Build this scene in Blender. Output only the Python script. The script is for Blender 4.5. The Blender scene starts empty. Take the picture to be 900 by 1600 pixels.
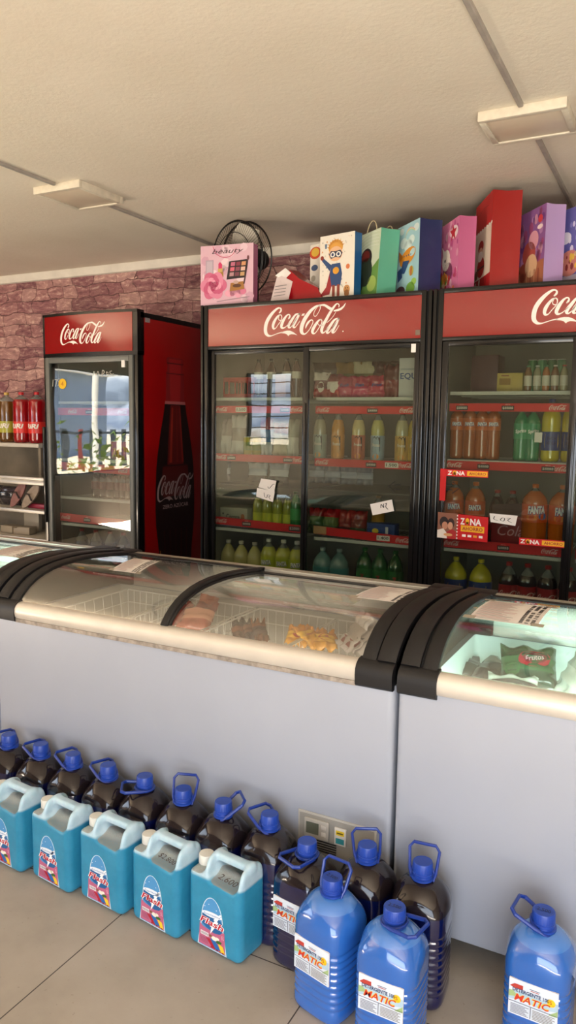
import bpy, bmesh, math, random
import numpy as np
from mathutils import Vector, Matrix, Euler
random.seed(7)
SC = bpy.context.scene
COL = SC.collection
PI = math.pi

# ------------------------------------------------------------------ camera
CAMH = 1.40
FPX = 1176.105
RC = np.array([[0.8849941270276119, 0.46539474514723106, 0.013896989457395053],
               [0.06731643568693287, -0.09836107407037997, -0.992871389755052],
               [-0.4607102045896554, 0.8796208446240147, -0.11837768831115429]])
cd = bpy.data.cameras.new('camera')
cam = bpy.data.objects.new('camera', cd)
COL.objects.link(cam)
cd.sensor_fit = 'VERTICAL'
cd.sensor_height = 36.0
cd.lens = FPX / 1600 * 36.0
cd.clip_start = 0.02
r, d, f = Vector(RC[0]), Vector(RC[1]), Vector(RC[2])
m3 = Matrix((r, -d, -f)).transposed()
cam.matrix_world = Matrix.Translation((0, 0, CAMH)) @ m3.to_4x4()
SC.camera = cam

def ray(x, y):
    return RC.T @ np.array([(x - 450) / FPX, (y - 800) / FPX, 1.0])
def onY(x, y, Y):
    d = ray(x, y); k = Y / d[1]
    return Vector((d[0] * k, Y, CAMH + d[2] * k))

# ------------------------------------------------------------------ view, world, daylight, added fill lamps
SC.view_settings.view_transform = 'Standard'
SC.view_settings.look = 'None'
SC.view_settings.gamma = 1
SC.view_settings.use_curve_mapping = False
SC.view_settings.exposure = 0.45

def lin(c):
    if isinstance(c, str):
        c = c.lstrip('#'); c = [int(c[i:i+2], 16) / 255 for i in (0, 2, 4)]
    return tuple((x / 12.92 if x <= .04045 else ((x + .055) / 1.055) ** 2.4) for x in c[:3])

def build_world():
    w = bpy.data.worlds.new('street'); SC.world = w; w.use_nodes = True
    nt = w.node_tree; N = nt.nodes; L = nt.links; N.clear()
    out = N.new('ShaderNodeOutputWorld'); bg = N.new('ShaderNodeBackground')
    tc = N.new('ShaderNodeTexCoord'); sep = N.new('ShaderNodeSeparateXYZ')
    L.new(tc.outputs['Generated'], sep.inputs[0])
    mp = N.new('ShaderNodeMapping'); mp.inputs['Scale'].default_value = (22, 22, 40)
    L.new(tc.outputs['Generated'], mp.inputs[0])
    nz = N.new('ShaderNodeTexNoise'); nz.inputs['Scale'].default_value = 1.0; nz.inputs['Detail'].default_value = 5
    L.new(mp.outputs[0], nz.inputs['Vector'])
    ad = N.new('ShaderNodeMath'); ad.operation = 'MULTIPLY_ADD'; ad.inputs[1].default_value = .07; 
    L.new(nz.outputs[0], ad.inputs[0]); L.new(sep.outputs[2], ad.inputs[2])
    rp = N.new('ShaderNodeValToRGB'); L.new(ad.outputs[0], rp.inputs[0])
    mul = N.new('ShaderNodeMath'); mul.operation = 'MULTIPLY_ADD'; mul.inputs[1].default_value = .5; mul.inputs[2].default_value = .5
    L.new(ad.outputs[0], mul.inputs[0]); L.new(mul.outputs[0], rp.inputs[0])
    cr = rp.color_ramp
    stops = [(0, (1.0, .80, .58)), (.38, (1.0, .80, .58)), (.462, (1.0, .88, .70)), (.470, (.55, .62, .30)), (.478, (.9, .84, .68)), (.486, (.30, .38, .16)), (.494, (.95, .92, .86)),
             (.502, (.52, .40, .32)), (.508, (.95, .93, .9)), (.514, (.20, .27, .42)), (.524, (.62, .70, .86)), (.532, (.16, .20, .27)), (.542, (.48, .56, .7)), (.552, (1., 1., 1.)), (.58, (.75, .86, 1.0)), (1, (.35, .52, .85))]
    cr.elements[0].position = 0; cr.elements[0].color = (*stops[0][1], 1)
    cr.elements[1].position = 1; cr.elements[1].color = (*stops[-1][1], 1)
    for p, c in stops[1:-1]:
        e = cr.elements.new(p); e.color = (*c, 1)
    L.new(rp.outputs[0], bg.inputs[0]); bg.inputs[1].default_value = WORLD
    L.new(bg.outputs[0], out.inputs[0])

WORLD = 4.5
build_world()

def area(name, loc, target, sx, sy, power, color, portal=False, spread=PI):
    l = bpy.data.lights.new(name, 'AREA'); l.shape = 'RECTANGLE'; l.size = sx; l.size_y = sy
    l.energy = power; l.color = color; l.spread = spread
    if portal: l.cycles.is_portal = True
    o = bpy.data.objects.new(name, l); COL.objects.link(o)
    o.location = loc
    o.rotation_euler = (Vector(target) - Vector(loc)).to_track_quat('-Z', 'Y').to_euler()
    return o
XL = -6.4; YF = -2.4; XR = 2.9; YW = 4.33; ZC = 2.5
area('side_window_daylight_portal', (XL - .06, -.8, 1.36), (0, -.8, 1.36), 2.7, 1.24, 1, (1, 1, 1), True)
area('front_doorway_daylight_portal', (1.0, YF - .06, 1.1), (1.0, 5, 1.1), 3.2, 2.2, 1, (1, 1, 1), True)
area('back_room_window', (-5.3, YF - .06, 1.6), (-5.3, 5, 1.6), .9, 1.0, 1, (1, 1, 1), True)
# unseen upward lamps added on the floor, standing in for sunlit ground, brighten the ceiling
area('added_uplight_side', (XL + .9, -.9, .02), (XL + 1.1, -.9, 2.4), 1.5, 2.2, 360, (1.0, .83, .64))
area('added_uplight_front', (1.1, YF + .8, .02), (1.0, YF + 1.0, 2.4), 3.0, 1.3, 280, (1.0, .88, .74))
area('front_fill', (.9, YF + .05, 1.2), (-.6, 3.2, .9), 3.0, 1.9, 34, (.86, .93, 1.0))  # cool fill lamp added behind the camera to light the freezer fronts
sl = bpy.data.lights.new('sun', 'SUN'); sl.energy = 26; sl.angle = .01; sl.color = (1, .93, .82)
so = bpy.data.objects.new('sun', sl); COL.objects.link(so)
so.rotation_euler = Vector((-.02, -.52, -.85)).to_track_quat('-Z', 'Y').to_euler()

# ------------------------------------------------------------------ materials
MC = {}
def mat(name, col, rough=.5, metal=0., coat=0., spec=.5, var=0., vscale=8., bump=0., bscale=60., sss=0., alpha=1., emit=None):
    key = name
    if key in MC: return MC[key]
    m = bpy.data.materials.new(name); m.use_nodes = True
    nt = m.node_tree; b = nt.nodes['Principled BSDF']; c = lin(col)
    b.inputs['Base Color'].default_value = (*c, 1)
    b.inputs['Roughness'].default_value = rough
    b.inputs['Metallic'].default_value = metal
    b.inputs['Specular IOR Level'].default_value = spec
    b.inputs['Coat Weight'].default_value = coat
    b.inputs['Coat Roughness'].default_value = .06
    if emit:
        b.inputs['Emission Color'].default_value = (*lin(emit[0]), 1); b.inputs['Emission Strength'].default_value = emit[1]
    if sss: 
        b.inputs['Subsurface Weight'].default_value = sss; b.inputs['Subsurface Radius'].default_value = (.02, .03, .04)
    tc = nt.nodes.new('ShaderNodeTexCoord')
    if var:
        nz = nt.nodes.new('ShaderNodeTexNoise'); nz.inputs['Scale'].default_value = vscale; nz.inputs['Detail'].default_value = 5
        nt.links.new(tc.outputs['Object'], nz.inputs['Vector'])
        rp = nt.nodes.new('ShaderNodeValToRGB')
        rp.color_ramp.elements[0].position = .3; rp.color_ramp.elements[1].position = .72
        rp.color_ramp.elements[0].color = (*[x * (1 - var) for x in c], 1)
        rp.color_ramp.elements[1].color = (*[min(1, x * (1 + var)) for x in c], 1)
        nt.links.new(nz.outputs[0], rp.inputs[0]); nt.links.new(rp.outputs[0], b.inputs['Base Color'])
    if bump:
        nb = nt.nodes.new('ShaderNodeTexNoise'); nb.inputs['Scale'].default_value = bscale; nb.inputs['Detail'].default_value = 4
        nt.links.new(tc.outputs['Object'], nb.inputs['Vector'])
        bp = nt.nodes.new('ShaderNodeBump'); bp.inputs['Strength'].default_value = bump; bp.inputs['Distance'].default_value = .01
        nt.links.new(nb.outputs[0], bp.inputs['Height']); nt.links.new(bp.outputs[0], b.inputs['Normal'])
    if alpha < 1:
        tr = nt.nodes.new('ShaderNodeBsdfTransparent'); mx = nt.nodes.new('ShaderNodeMixShader'); mx.inputs[0].default_value = alpha
        tr.inputs[0].default_value = (*[.35 + .65 * x for x in c], 1)
        out = nt.nodes['Material Output']
        nt.links.new(tr.outputs[0], mx.inputs[1]); nt.links.new(b.outputs[0], mx.inputs[2]); nt.links.new(mx.outputs[0], out.inputs[0])
    MC[key] = m
    return m

def paint(h, rough=.55):
    return mat('print_' + h.strip('#'), h, rough)

def glass(name, tint, refl=.06, ior=1.5, gcol=(1, 1, 1)):
    """thin sheet of glass: see-through with Fresnel mirror"""
    if name in MC: return MC[name]
    m = bpy.data.materials.new(name); m.use_nodes = True; nt = m.node_tree; N = nt.nodes; L = nt.links; N.clear()
    out = N.new('ShaderNodeOutputMaterial'); mx = N.new('ShaderNodeMixShader')
    tr = N.new('ShaderNodeBsdfTransparent'); tr.inputs[0].default_value = (*tint, 1)
    gl = N.new('ShaderNodeBsdfGlossy'); gl.inputs['Roughness'].default_value = 0.01; gl.inputs[0].default_value = (*gcol, 1)
    lw = N.new('ShaderNodeFresnel'); ge = N.new('ShaderNodeNewGeometry'); mi = N.new('ShaderNodeMix'); mi.inputs[2].default_value = ior; mi.inputs[3].default_value = 1 / ior
    L.new(ge.outputs['Backfacing'], mi.inputs[0]); L.new(mi.outputs[0], lw.inputs['IOR'])
    a = N.new('ShaderNodeMath'); a.operation = 'MULTIPLY_ADD'; a.inputs[1].default_value = .9; a.inputs[2].default_value = refl; a.use_clamp = True
    L.new(lw.outputs[0], a.inputs[0]); L.new(a.outputs[0], mx.inputs[0]); L.new(tr.outputs[0], mx.inputs[1]); L.new(gl.outputs[0], mx.inputs[2]); L.new(mx.outputs[0], out.inputs[0])
    tc = N.new('ShaderNodeTexCoord'); nz = N.new('ShaderNodeTexNoise'); nz.inputs['Scale'].default_value = 1.6
    bp = N.new('ShaderNodeBump'); bp.inputs['Strength'].default_value = .05; bp.inputs['Distance'].default_value = .05
    L.new(tc.outputs['Object'], nz.inputs['Vector']); L.new(nz.outputs[0], bp.inputs['Height']); L.new(bp.outputs[0], gl.inputs['Normal'])
    MC[name] = m
    return m

black = mat('black_plastic', '#131214', .48, var=.15, vscale=20)
blackg = mat('black_gloss_frame', '#121112', .22, coat=.3)
darkrub = mat('dark_rubber', '#0b0b0c', .8)
red_panel = mat('red_gloss_panel', '#8e0a0e', .10, coat=1.0, spec=.6, var=.06, vscale=2)
red_side = mat('red_side_vinyl', '#8e0508', .35, coat=.15, var=.08, vscale=2)
white_logo = mat('white_vinyl_lettering', '#f3e9e2', .5)
liner_m = mat('fridge_liner_grey', '#83867b', .45, var=.05, vscale=4)
liner_w = mat('freezer_liner_white', '#dfe6e2', .4, var=.04, vscale=4)
shelf_m = mat('white_wire_shelf', '#c9ccc6', .4)
strip_m = mat('red_price_strip', '#d81f24', .35, coat=.3)
alu = mat('champagne_aluminium', '#dad2c6', .36, metal=.35, var=.04, vscale=15)
alu_r = mat('rear_aluminium', '#c9c4b8', .35, metal=.6)
alu_w = mat('worn_aluminium_band', '#9b9085', .6, metal=.2, var=.35, vscale=60)
steel_w = mat('white_painted_steel', '#a3a8b4', .36, coat=.15, var=.035, vscale=3, bump=.02, bscale=6)
door_grey = mat('grey_door_frame', '#6e706d', .4, metal=.2)
paper = mat('white_paper', '#efe9e4', .7, var=.03)
ink = mat('black_ink', '#17161a', .6)
g_fridge = glass('fridge_door_glass', (.76, .79, .74), .03)
g_fridge_l = glass('mirror_like_door_glass', (.80, .83, .80), .07)
g_frz = glass('freezer_lid_glass_smoked', (.88, .88, .85), .09)
g_frz_r = glass('freezer_lid_glass_green', (.86, .95, .92), .08)

# ------------------------------------------------------------------ mesh helpers
def V(*a): return Vector(a)
class MB:
    def __init__(s):
        s.v = []; s.f = []; s.fm = []; s.mats = []; s.T = Matrix()
    def mi(s, m):
        if m not in s.mats: s.mats.append(m)
        return s.mats.index(m)
    def add(s, vs, fs, m):
        b = len(s.v); k = s.mi(m)
        s.v += [tuple(s.T @ Vector(v)) for v in vs]
        for f in fs: s.f.append(tuple(b + i for i in f)); s.fm.append(k)
        return s
    def box(s, a, b, m, bev=0., seg=2):
        x0, y0, z0 = [min(p, q) for p, q in zip(a, b)]; x1, y1, z1 = [max(p, q) for p, q in zip(a, b)]
        if bev <= 0:
            vs = [(x, y, z) for z in (z0, z1) for y in (y0, y1) for x in (x0, x1)]
            return s.add(vs, [(0, 2, 3, 1), (4, 5, 7, 6), (0, 1, 5, 4), (2, 6, 7, 3), (0, 4, 6, 2), (1, 3, 7, 5)], m)
        bm = bmesh.new(); bmesh.ops.create_cube(bm, size=1)
        bmesh.ops.scale(bm, vec=(x1 - x0, y1 - y0, z1 - z0), verts=bm.verts)
        bmesh.ops.translate(bm, vec=((x0 + x1) / 2, (y0 + y1) / 2, (z0 + z1) / 2), verts=bm.verts)
        bmesh.ops.bevel(bm, geom=bm.edges, offset=bev, segments=seg, affect='EDGES', profile=.5)
        bm.verts.index_update()
        vs = [v.co.copy() for v in bm.verts]; fs = [[v.index for v in f.verts] for f in bm.faces]; bm.free()
        return s.add(vs, fs, m)
    def tube(s, pts, r, m, n=8, closed=False, flat=1.):
        pts = [Vector(p) for p in pts]; rings = []; N = len(pts); up = None
        for i, p in enumerate(pts):
            if closed: t = (pts[(i + 1) % N] - pts[i - 1])
            else: t = pts[min(i + 1, N - 1)] - pts[max(i - 1, 0)]
            t.normalize()
            if up is None:
                up = Vector((0, 0, 1)) if abs(t.z) < .9 else Vector((1, 0, 0))
            x = up.cross(t); x.normalize(); y = t.cross(x); up = y
            rr = r[i] if isinstance(r, (list, tuple)) else r
            rings.append([p + x * math.cos(2 * PI * k / n) * rr + y * math.sin(2 * PI * k / n) * rr * flat for k in range(n)])
        return s.loft(rings, m, loop=closed, cap=not closed)
    def loft(s, rings, m, loop=False, cap=True, ms=None):
        n = len(rings[0]); vs = [p for rg in rings for p in rg]; R = len(rings)
        base = len(s.v); s.v += [tuple(s.T @ Vector(v)) for v in vs]
        for i in range(R if loop else R - 1):
            k = s.mi(ms[i] if ms else m); j = (i + 1) % R
            for q in range(n):
                p = (q + 1) % n
                s.f.append((base + i * n + q, base + i * n + p, base + j * n + p, base + j * n + q)); s.fm.append(k)
        if cap and not loop:
            s.f.append(tuple(base + q for q in reversed(range(n)))); s.fm.append(s.mi(ms[0] if ms else m))
            s.f.append(tuple(base + (R - 1) * n + q for q in range(n))); s.fm.append(s.mi(ms[-1] if ms else m))
        return s
    def lathe(s, prof, m, n=20, c=(0, 0), ms=None, cap=True):
        rings = [[(c[0] + r * math.cos(2 * PI * k / n), c[1] + r * math.sin(2 * PI * k / n), z) for k in range(n)] for r, z in prof]
        return s.loft(rings, m, cap=cap, ms=ms)
    def prism(s, poly, x0, x1, m, axis='x'):
        """extrude a (y,z) outline along x (or (x,z) along y, (x,y) along z)"""
        def P(a, b, t): return {'x': (t, a, b), 'y': (a, t, b), 'z': (a, b, t)}[axis]
        n = len(poly); vs = [P(a, b, x0) for a, b in poly] + [P(a, b, x1) for a, b in poly]
        fs = [tuple(range(n)), tuple(range(2 * n - 1, n - 1, -1))] + [(i, n + i, n + (i + 1) % n, (i + 1) % n) for i in range(n)]
        return s.add(vs, fs, m)
    def build(s, name, parent=None, loc=(0, 0, 0), rot=(0, 0, 0), angle=35, smooth=True, fix=True):
        me = bpy.data.meshes.new(name); me.from_pydata(s.v, [], s.f)
        for m in s.mats: me.materials.append(m)
        me.polygons.foreach_set('material_index', s.fm)
        if fix:
            bm = bmesh.new(); bm.from_mesh(me); bmesh.ops.recalc_face_normals(bm, faces=bm.faces); bm.to_mesh(me); bm.free()
        if smooth:
            me.polygons.foreach_set('use_smooth', [True] * len(me.polygons))
            me.set_sharp_from_angle(angle=math.radians(angle))
        me.update()
        o = bpy.data.objects.new(name, me); COL.objects.link(o)
        o.location = loc; o.rotation_euler = rot
        if parent: o.parent = parent
        return o

def thing(name, label, cat, loc=(0, 0, 0), rz=0, group=None):
    o = bpy.data.objects.new(name, None); COL.objects.link(o); o.empty_display_size = .1
    o.location = loc; o.rotation_euler = (0, 0, rz); o['label'] = label; o['category'] = cat
    if group: o['group'] = group
    return o
def tag(o, label, cat, group=None):
    o['label'] = label; o['category'] = cat
    if group: o['group'] = group
    return o
def struct(o): o['kind'] = 'structure'; return o
def dup(o, parent=None):
    c = o.copy(); COL.objects.link(c)
    if parent: c.parent = parent
    for ch in list(o.children): dup(ch, c)
    return c
def place(proto, first, loc, rz, label, group=None, scale=None):
    o = proto if first else dup(proto)
    o.location = loc; o.rotation_euler = (0, 0, rz); o['label'] = label
    if group: o['group'] = group
    if scale: o.scale = scale
    return o

# flat shapes ---------------------------------------------------------------
TXT = {}
def text2(s, size, shear=0., bold=0., cx=0., cy=0., rot=0., sx=1., align='CENTER'):
    key = (s, shear, bold)
    if key not in TXT:
        cu = bpy.data.curves.new('t', 'FONT'); cu.body = s; cu.size = 1; cu.shear = shear; cu.offset = bold; cu.resolution_u = 2; cu.fill_mode = 'FRONT'
        ob = bpy.data.objects.new('t', cu); COL.objects.link(ob)
        dg = bpy.context.evaluated_depsgraph_get(); me = bpy.data.meshes.new_from_object(ob.evaluated_get(dg))
        vs = [(v.co.x, v.co.y) for v in me.vertices]; fs = [tuple(p.vertices) for p in me.polygons]
        bpy.data.objects.remove(ob); bpy.data.curves.remove(cu); bpy.data.meshes.remove(me)
        xs = [v[0] for v in vs]; ys = [v[1] for v in vs]
        w = max(xs) - min(xs); h = max(ys) - min(ys); mx = (max(xs) + min(xs)) / 2; my = (max(ys) + min(ys)) / 2
        TXT[key] = ([(x - mx, y - my) for x, y in vs], fs, w, h)
    vs, fs, w, h = TXT[key]
    k = size / h; c, sn = math.cos(rot), math.sin(rot); off = 0
    if align == 'LEFT': off = w * k * sx / 2
    o = []
    for x, y in vs:
        x = x * k * sx + off; y = y * k
        o.append((cx + x * c - y * sn, cy + x * sn + y * c))
    return (o, fs)
def textw(s, width, height, cx, cy, shear=0., bold=0., rot=0.):
    text2(s, 1, shear, bold); w, h = TXT[(s, shear, bold)][2:]
    return text2(s, height, shear, bold, cx, cy, rot, sx=(width / (w / h * height)))
def poly2(pts): return (list(pts), [tuple(range(len(pts)))])
def rect2(x0, y0, x1, y1): return poly2([(x0, y0), (x1, y0), (x1, y1), (x0, y1)])
def ell2(cx, cy, rx, ry=None, rot=0., n=18):
    ry = ry or rx; c, s = math.cos(rot), math.sin(rot)
    return poly2([(cx + rx * math.cos(t) * c - ry * math.sin(t) * s, cy + rx * math.cos(t) * s + ry * math.sin(t) * c) for t in [2 * PI * i / n for i in range(n)]])
def cat2(a, b, c, d, t):
    return .5 * ((2 * b) + (-a + c) * t + (2 * a - 5 * b + 4 * c - d) * t * t + (-a + 3 * b - 3 * c + d) * t ** 3)
def stroke2(pts, sub=5, w=None):
    P = [np.array(p if w is None else (*p, w), float) for p in pts]; Q = []
    for i in range(len(P) - 1):
        a = P[max(i - 1, 0)]; b = P[i]; c = P[i + 1]; d = P[min(i + 2, len(P) - 1)]
        for k in range(sub): Q.append(cat2(a, b, c, d, k / sub))
    Q.append(P[-1]); vs = []; fs = []
    for i, q in enumerate(Q):
        t = Q[min(i + 1, len(Q) - 1)][:2] - Q[max(i - 1, 0)][:2]; t = t / (np.linalg.norm(t) + 1e-9); n = np.array([-t[1], t[0]]) * q[2] / 2
        vs += [tuple(q[:2] + n), tuple(q[:2] - n)]
        if i: fs.append((2 * i - 2, 2 * i - 1, 2 * i + 1, 2 * i))
    for q in (Q[0], Q[-1]):
        b = len(vs); vs += [(q[0] + q[2] / 2 * math.cos(k * PI / 4), q[1] + q[2] / 2 * math.sin(k * PI / 4)) for k in range(8)]; fs.append(tuple(range(b, b + 8)))
    return (vs, fs)
def xf(sh, sx=1., sy=None, dx=0., dy=0.):
    sy = sx if sy is None else sy
    return ([(x * sx + dx, y * sy + dy) for x, y in sh[0]], sh[1])
class Art:
    def __init__(s): s.items = []
    def __call__(s, sh, m, layer=1):
        s.items.append((sh, paint(m) if isinstance(m, str) else m, layer)); return s
    def many(s, shs, m, layer=1):
        for x in shs: s(x, m, layer)
        return s
    def emit(s, mb, o, u, v, dl=.0006, base=0.0, n=None, fn=None, k=1.):
        o, u, v = Vector(o), Vector(u), Vector(v)
        nn = Vector(n) if n else u.cross(v).normalized()
        for (vs, fs), m, ly in s.items:
            off = base + ly * dl
            if fn: mb.add([fn(x * k, y * k, off) for x, y in vs], fs, m)
            else: mb.add([o + u * x * k + v * y * k + nn * off for x, y in vs], fs, m)
        return mb
SX = (1, 0, 0); SZ = (0, 0, 1)

# soft-drink script lettering, laid out as pen strokes (unit: metres on a 465 mm wide sign)
def _A(x, y): return (-.0120833 + 2.98333e-4 * x + 3.0952e-6 * y + 1.587e-9 * x * y - 9.05e-9 * x * x, .2109167 - 1.68518e-5 * x - 2.540476e-4 * y + 7.9e-9 * x * y)
def _B(x, y): return (.1941667 + 3.248148e-4 * x + 4.2857e-6 * y + 3.17e-9 * x * y - 1.1523e-8 * x * x, .2151667 - 2.0370e-5 * x - 2.842857e-4 * y + 9.52e-9 * x * y)
LA = [[(358, 178, 26), (385, 145, 34), (390, 105, 28), (362, 82, 22), (310, 98, 36), (225, 175, 54), (150, 275, 66), (98, 380, 70), (76, 490, 72), (82, 580, 66), (125, 636, 44), (185, 645, 22), (260, 620, 14), (340, 590, 14), (405, 575, 22)],
      [(370, 222, 20), (330, 242, 32), (280, 310, 46), (240, 390, 56), (227, 458, 50), (243, 498, 36), (285, 485, 16), (330, 420, 13), (385, 345, 13), (405, 280, 16), (396, 232, 20), (370, 220, 20)],
      [(352, 240, 12), (336, 295, 12), (355, 328, 13), (402, 328, 13)],
      [(540, 298, 22), (560, 270, 32), (568, 235, 24), (545, 213, 20), (500, 238, 32), (450, 310, 50), (408, 400, 58), (396, 460, 50), (422, 488, 34), (470, 472, 16), (520, 425, 12), (560, 375, 10)],
      [(770, 198, 12), (720, 200, 24), (668, 232, 36), (602, 330, 50), (552, 410, 54), (542, 462, 46), (567, 480, 24), (602, 450, 14), (645, 385, 12), (705, 285, 12)],
      [(758, 205, 40), (700, 310, 56), (645, 415, 56), (640, 466, 40), (672, 472, 16), (722, 412, 12), (768, 340, 9)]]
LAP = [[(390, 572), (450, 552), (510, 539), (570, 540), (630, 563), (680, 600), (716, 632), (660, 615), (600, 610), (560, 622), (535, 648), (510, 615), (470, 597), (400, 590)],
       [(815, 200), (868, 188), (850, 236), (798, 243)]]
LB = [[(405, 82, 12), (375, 82, 18), (330, 105, 34), (250, 172, 52), (172, 272, 64), (112, 380, 68), (82, 480, 70), (86, 552, 60), (122, 586, 30), (162, 574, 16), (220, 510, 13), (264, 430, 13), (285, 372, 13), (270, 338, 14), (235, 348, 24), (195, 390, 36), (167, 440, 28), (155, 486, 9)],
      [(405, 85, 14), (360, 110, 10), (315, 180, 10), (297, 240, 10), (312, 272, 10), (342, 264, 10), (390, 190, 10), (414, 125, 12), (403, 85, 16)],
      [(738, 108, 12), (745, 80, 16), (725, 52, 14), (690, 62, 24), (640, 125, 38), (580, 215, 44), (520, 325, 50), (462, 430, 54), (437, 510, 52), (447, 556, 40), (482, 556, 18), (530, 500, 12), (550, 470, 10)],
      [(685, 198, 9), (640, 270, 9), (580, 340, 9), (528, 382, 9)],
      [(425, 327, 18), (385, 347, 28), (330, 420, 46), (282, 510, 52), (277, 558, 44), (302, 578, 22), (342, 548, 13), (402, 455, 12), (438, 390, 14), (440, 348, 16), (425, 327, 18)],
      [(372, 388, 10), (380, 422, 11), (430, 434, 12), (472, 420, 11)],
      [(742, 306, 12), (700, 312, 22), (650, 347, 36), (592, 430, 50), (543, 508, 52), (532, 556, 42), (560, 563, 20), (600, 518, 13), (650, 445, 11), (695, 375, 11)],
      [(735, 315, 34), (682, 420, 54), (635, 515, 54), (632, 556, 36), (664, 550, 16), (702, 500, 11), (742, 430, 8)]]
LBP = [[(385, 70), (430, 64), (480, 57), (530, 75), (580, 105), (622, 125), (582, 163), (540, 135), (490, 100), (450, 90), (400, 96)],
       [(650, 166), (700, 148), (760, 128), (810, 92), (858, 36), (862, 48), (832, 110), (782, 160), (720, 182), (648, 188)]]
def cola_script(sub=5):
    out = []
    for strokes, fn, k in ((LA, _A, 2.75e-4), (LB, _B, 3.0e-4)):
        for st in strokes: out.append(stroke2([(*fn(x, y), w * k * 1.02) for x, y, w in st], sub))
    for ps, fn in ((LAP, _A), (LBP, _B)):
        for p in ps: out.append(poly2([fn(*q) for q in p]))
    return [xf(s, 1, 1, -.232, -.115) for s in out]     # centred, .465 wide x .155 high
COLA = cola_script(5); COLA_S = cola_script(2)
def cola(art, cx, cy, width, m, layer, big=False, tall=1.):
    k = width / .465
    for s in (COLA if big else COLA_S): art(xf(s, k, k * tall, cx, cy), m, layer)
    return art

# ------------------------------------------------------------------ the room
def node_mat(name):
    m = bpy.data.materials.new(name); m.use_nodes = True; nt = m.node_tree
    return m, nt, nt.nodes, nt.links, nt.nodes['Principled BSDF']
def mnode(N, L, op, a, b=None, c=None):
    n = N.new('ShaderNodeMath'); n.operation = op
    for i, x in enumerate((a, b, c)):
        if x is None: continue
        if isinstance(x, (int, float)): n.inputs[i].default_value = x
        else: L.new(x, n.inputs[i])
    return n.outputs[0]
def ramp(N, L, src, stops):
    r = N.new('ShaderNodeValToRGB'); L.new(src, r.inputs[0]); cr = r.color_ramp
    cr.elements[0].position = stops[0][0]; cr.elements[0].color = (*lin(stops[0][1]), 1)
    cr.elements[1].position = stops[-1][0]; cr.elements[1].color = (*lin(stops[-1][1]), 1)
    for p, c in stops[1:-1]:
        e = cr.elements.new(p); e.color = (*lin(c), 1)
    return r.outputs[0]
def mixc(N, L, fac, a, b, mode='MIX'):
    n = N.new('ShaderNodeMix'); n.data_type = 'RGBA'; n.blend_type = mode
    if isinstance(fac, (int, float)): n.inputs[0].default_value = fac
    else: L.new(fac, n.inputs[0])
    for i, x in ((6, a), (7, b)):
        if isinstance(x, str): n.inputs[i].default_value = (*lin(x), 1)
        else: L.new(x, n.inputs[i])
    return n.outputs[2]
def noise(N, L, vec, scale, detail=5, rough=.5):
    n = N.new('ShaderNodeTexNoise'); n.inputs['Scale'].default_value = scale; n.inputs['Detail'].default_value = detail; n.inputs['Roughness'].default_value = rough
    if vec: L.new(vec, n.inputs['Vector'])
    return n.outputs[0]

def floor_mat():
    m, nt, N, L, b = node_mat('beige_floor_tile')
    tc = N.new('ShaderNodeTexCoord'); sp = N.new('ShaderNodeSeparateXYZ'); o = tc.outputs['Object']; L.new(o, sp.inputs[0])
    g = []
    for i, off in ((0, 1.332 + 6), (1, -1.592 + 6)):
        x = mnode(N, L, 'ADD', sp.outputs[i], off); x = mnode(N, L, 'DIVIDE', x, .6); x = mnode(N, L, 'FRACT', x)
        x = mnode(N, L, 'SUBTRACT', x, .5); x = mnode(N, L, 'ABSOLUTE', x); g.append(x)
    mx = mnode(N, L, 'MAXIMUM', g[0], g[1]); jt = mnode(N, L, 'GREATER_THAN', mx, .4972)
    n1 = noise(N, L, o, 5, 8, .6); n2 = noise(N, L, o, 90, 3); n3 = noise(N, L, o, 22, 6, .7)
    base = ramp(N, L, n1, [(.25, '#968d82'), (.5, '#a39a8e'), (.75, '#aba297')])
    base = mixc(N, L, mnode(N, L, 'MULTIPLY', mnode(N, L, 'GREATER_THAN', n2, .70), .35), base, '#6f6256')
    st = mnode(N, L, 'MULTIPLY', mnode(N, L, 'GREATER_THAN', n3, .70), .30)
    base = mixc(N, L, st, base, '#76614c')
    L.new(mixc(N, L, jt, base, '#3a332e'), b.inputs['Base Color'])
    L.new(mnode(N, L, 'MULTIPLY_ADD', n1, .25, .38), b.inputs['Roughness'])
    bp = N.new('ShaderNodeBump'); bp.inputs['Strength'].default_value = .4; bp.inputs['Distance'].default_value = .004; bp.invert = True
    L.new(jt, bp.inputs['Height']); L.new(bp.outputs[0], b.inputs['Normal'])
    return m
def ceil_mat():
    m, nt, N, L, b = node_mat('cream_plaster')
    tc = N.new('ShaderNodeTexCoord'); o = tc.outputs['Object']
    n1 = noise(N, L, o, 1.6, 7, .6); n2 = noise(N, L, o, 55, 4, .6)
    mp = N.new('ShaderNodeMapping'); mp.inputs['Scale'].default_value = (2.5, 14, 5); L.new(o, mp.inputs[0])
    n3 = noise(N, L, mp.outputs[0], 1.3, 5, .7)
    base = ramp(N, L, n1, [(.3, '#dcd1c0'), (.7, '#e6dccd')])
    base = mixc(N, L, mnode(N, L, 'MULTIPLY', mnode(N, L, 'GREATER_THAN', n3, .735), .35), base, '#8d7a63')
    L.new(base, b.inputs['Base Color']); b.inputs['Roughness'].default_value = .8
    bp = N.new('ShaderNodeBump'); bp.inputs['Strength'].default_value = .35; bp.inputs['Distance'].default_value = .004
    L.new(n2, bp.inputs['Height']); L.new(bp.outputs[0], b.inputs['Normal'])
    return m
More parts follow.
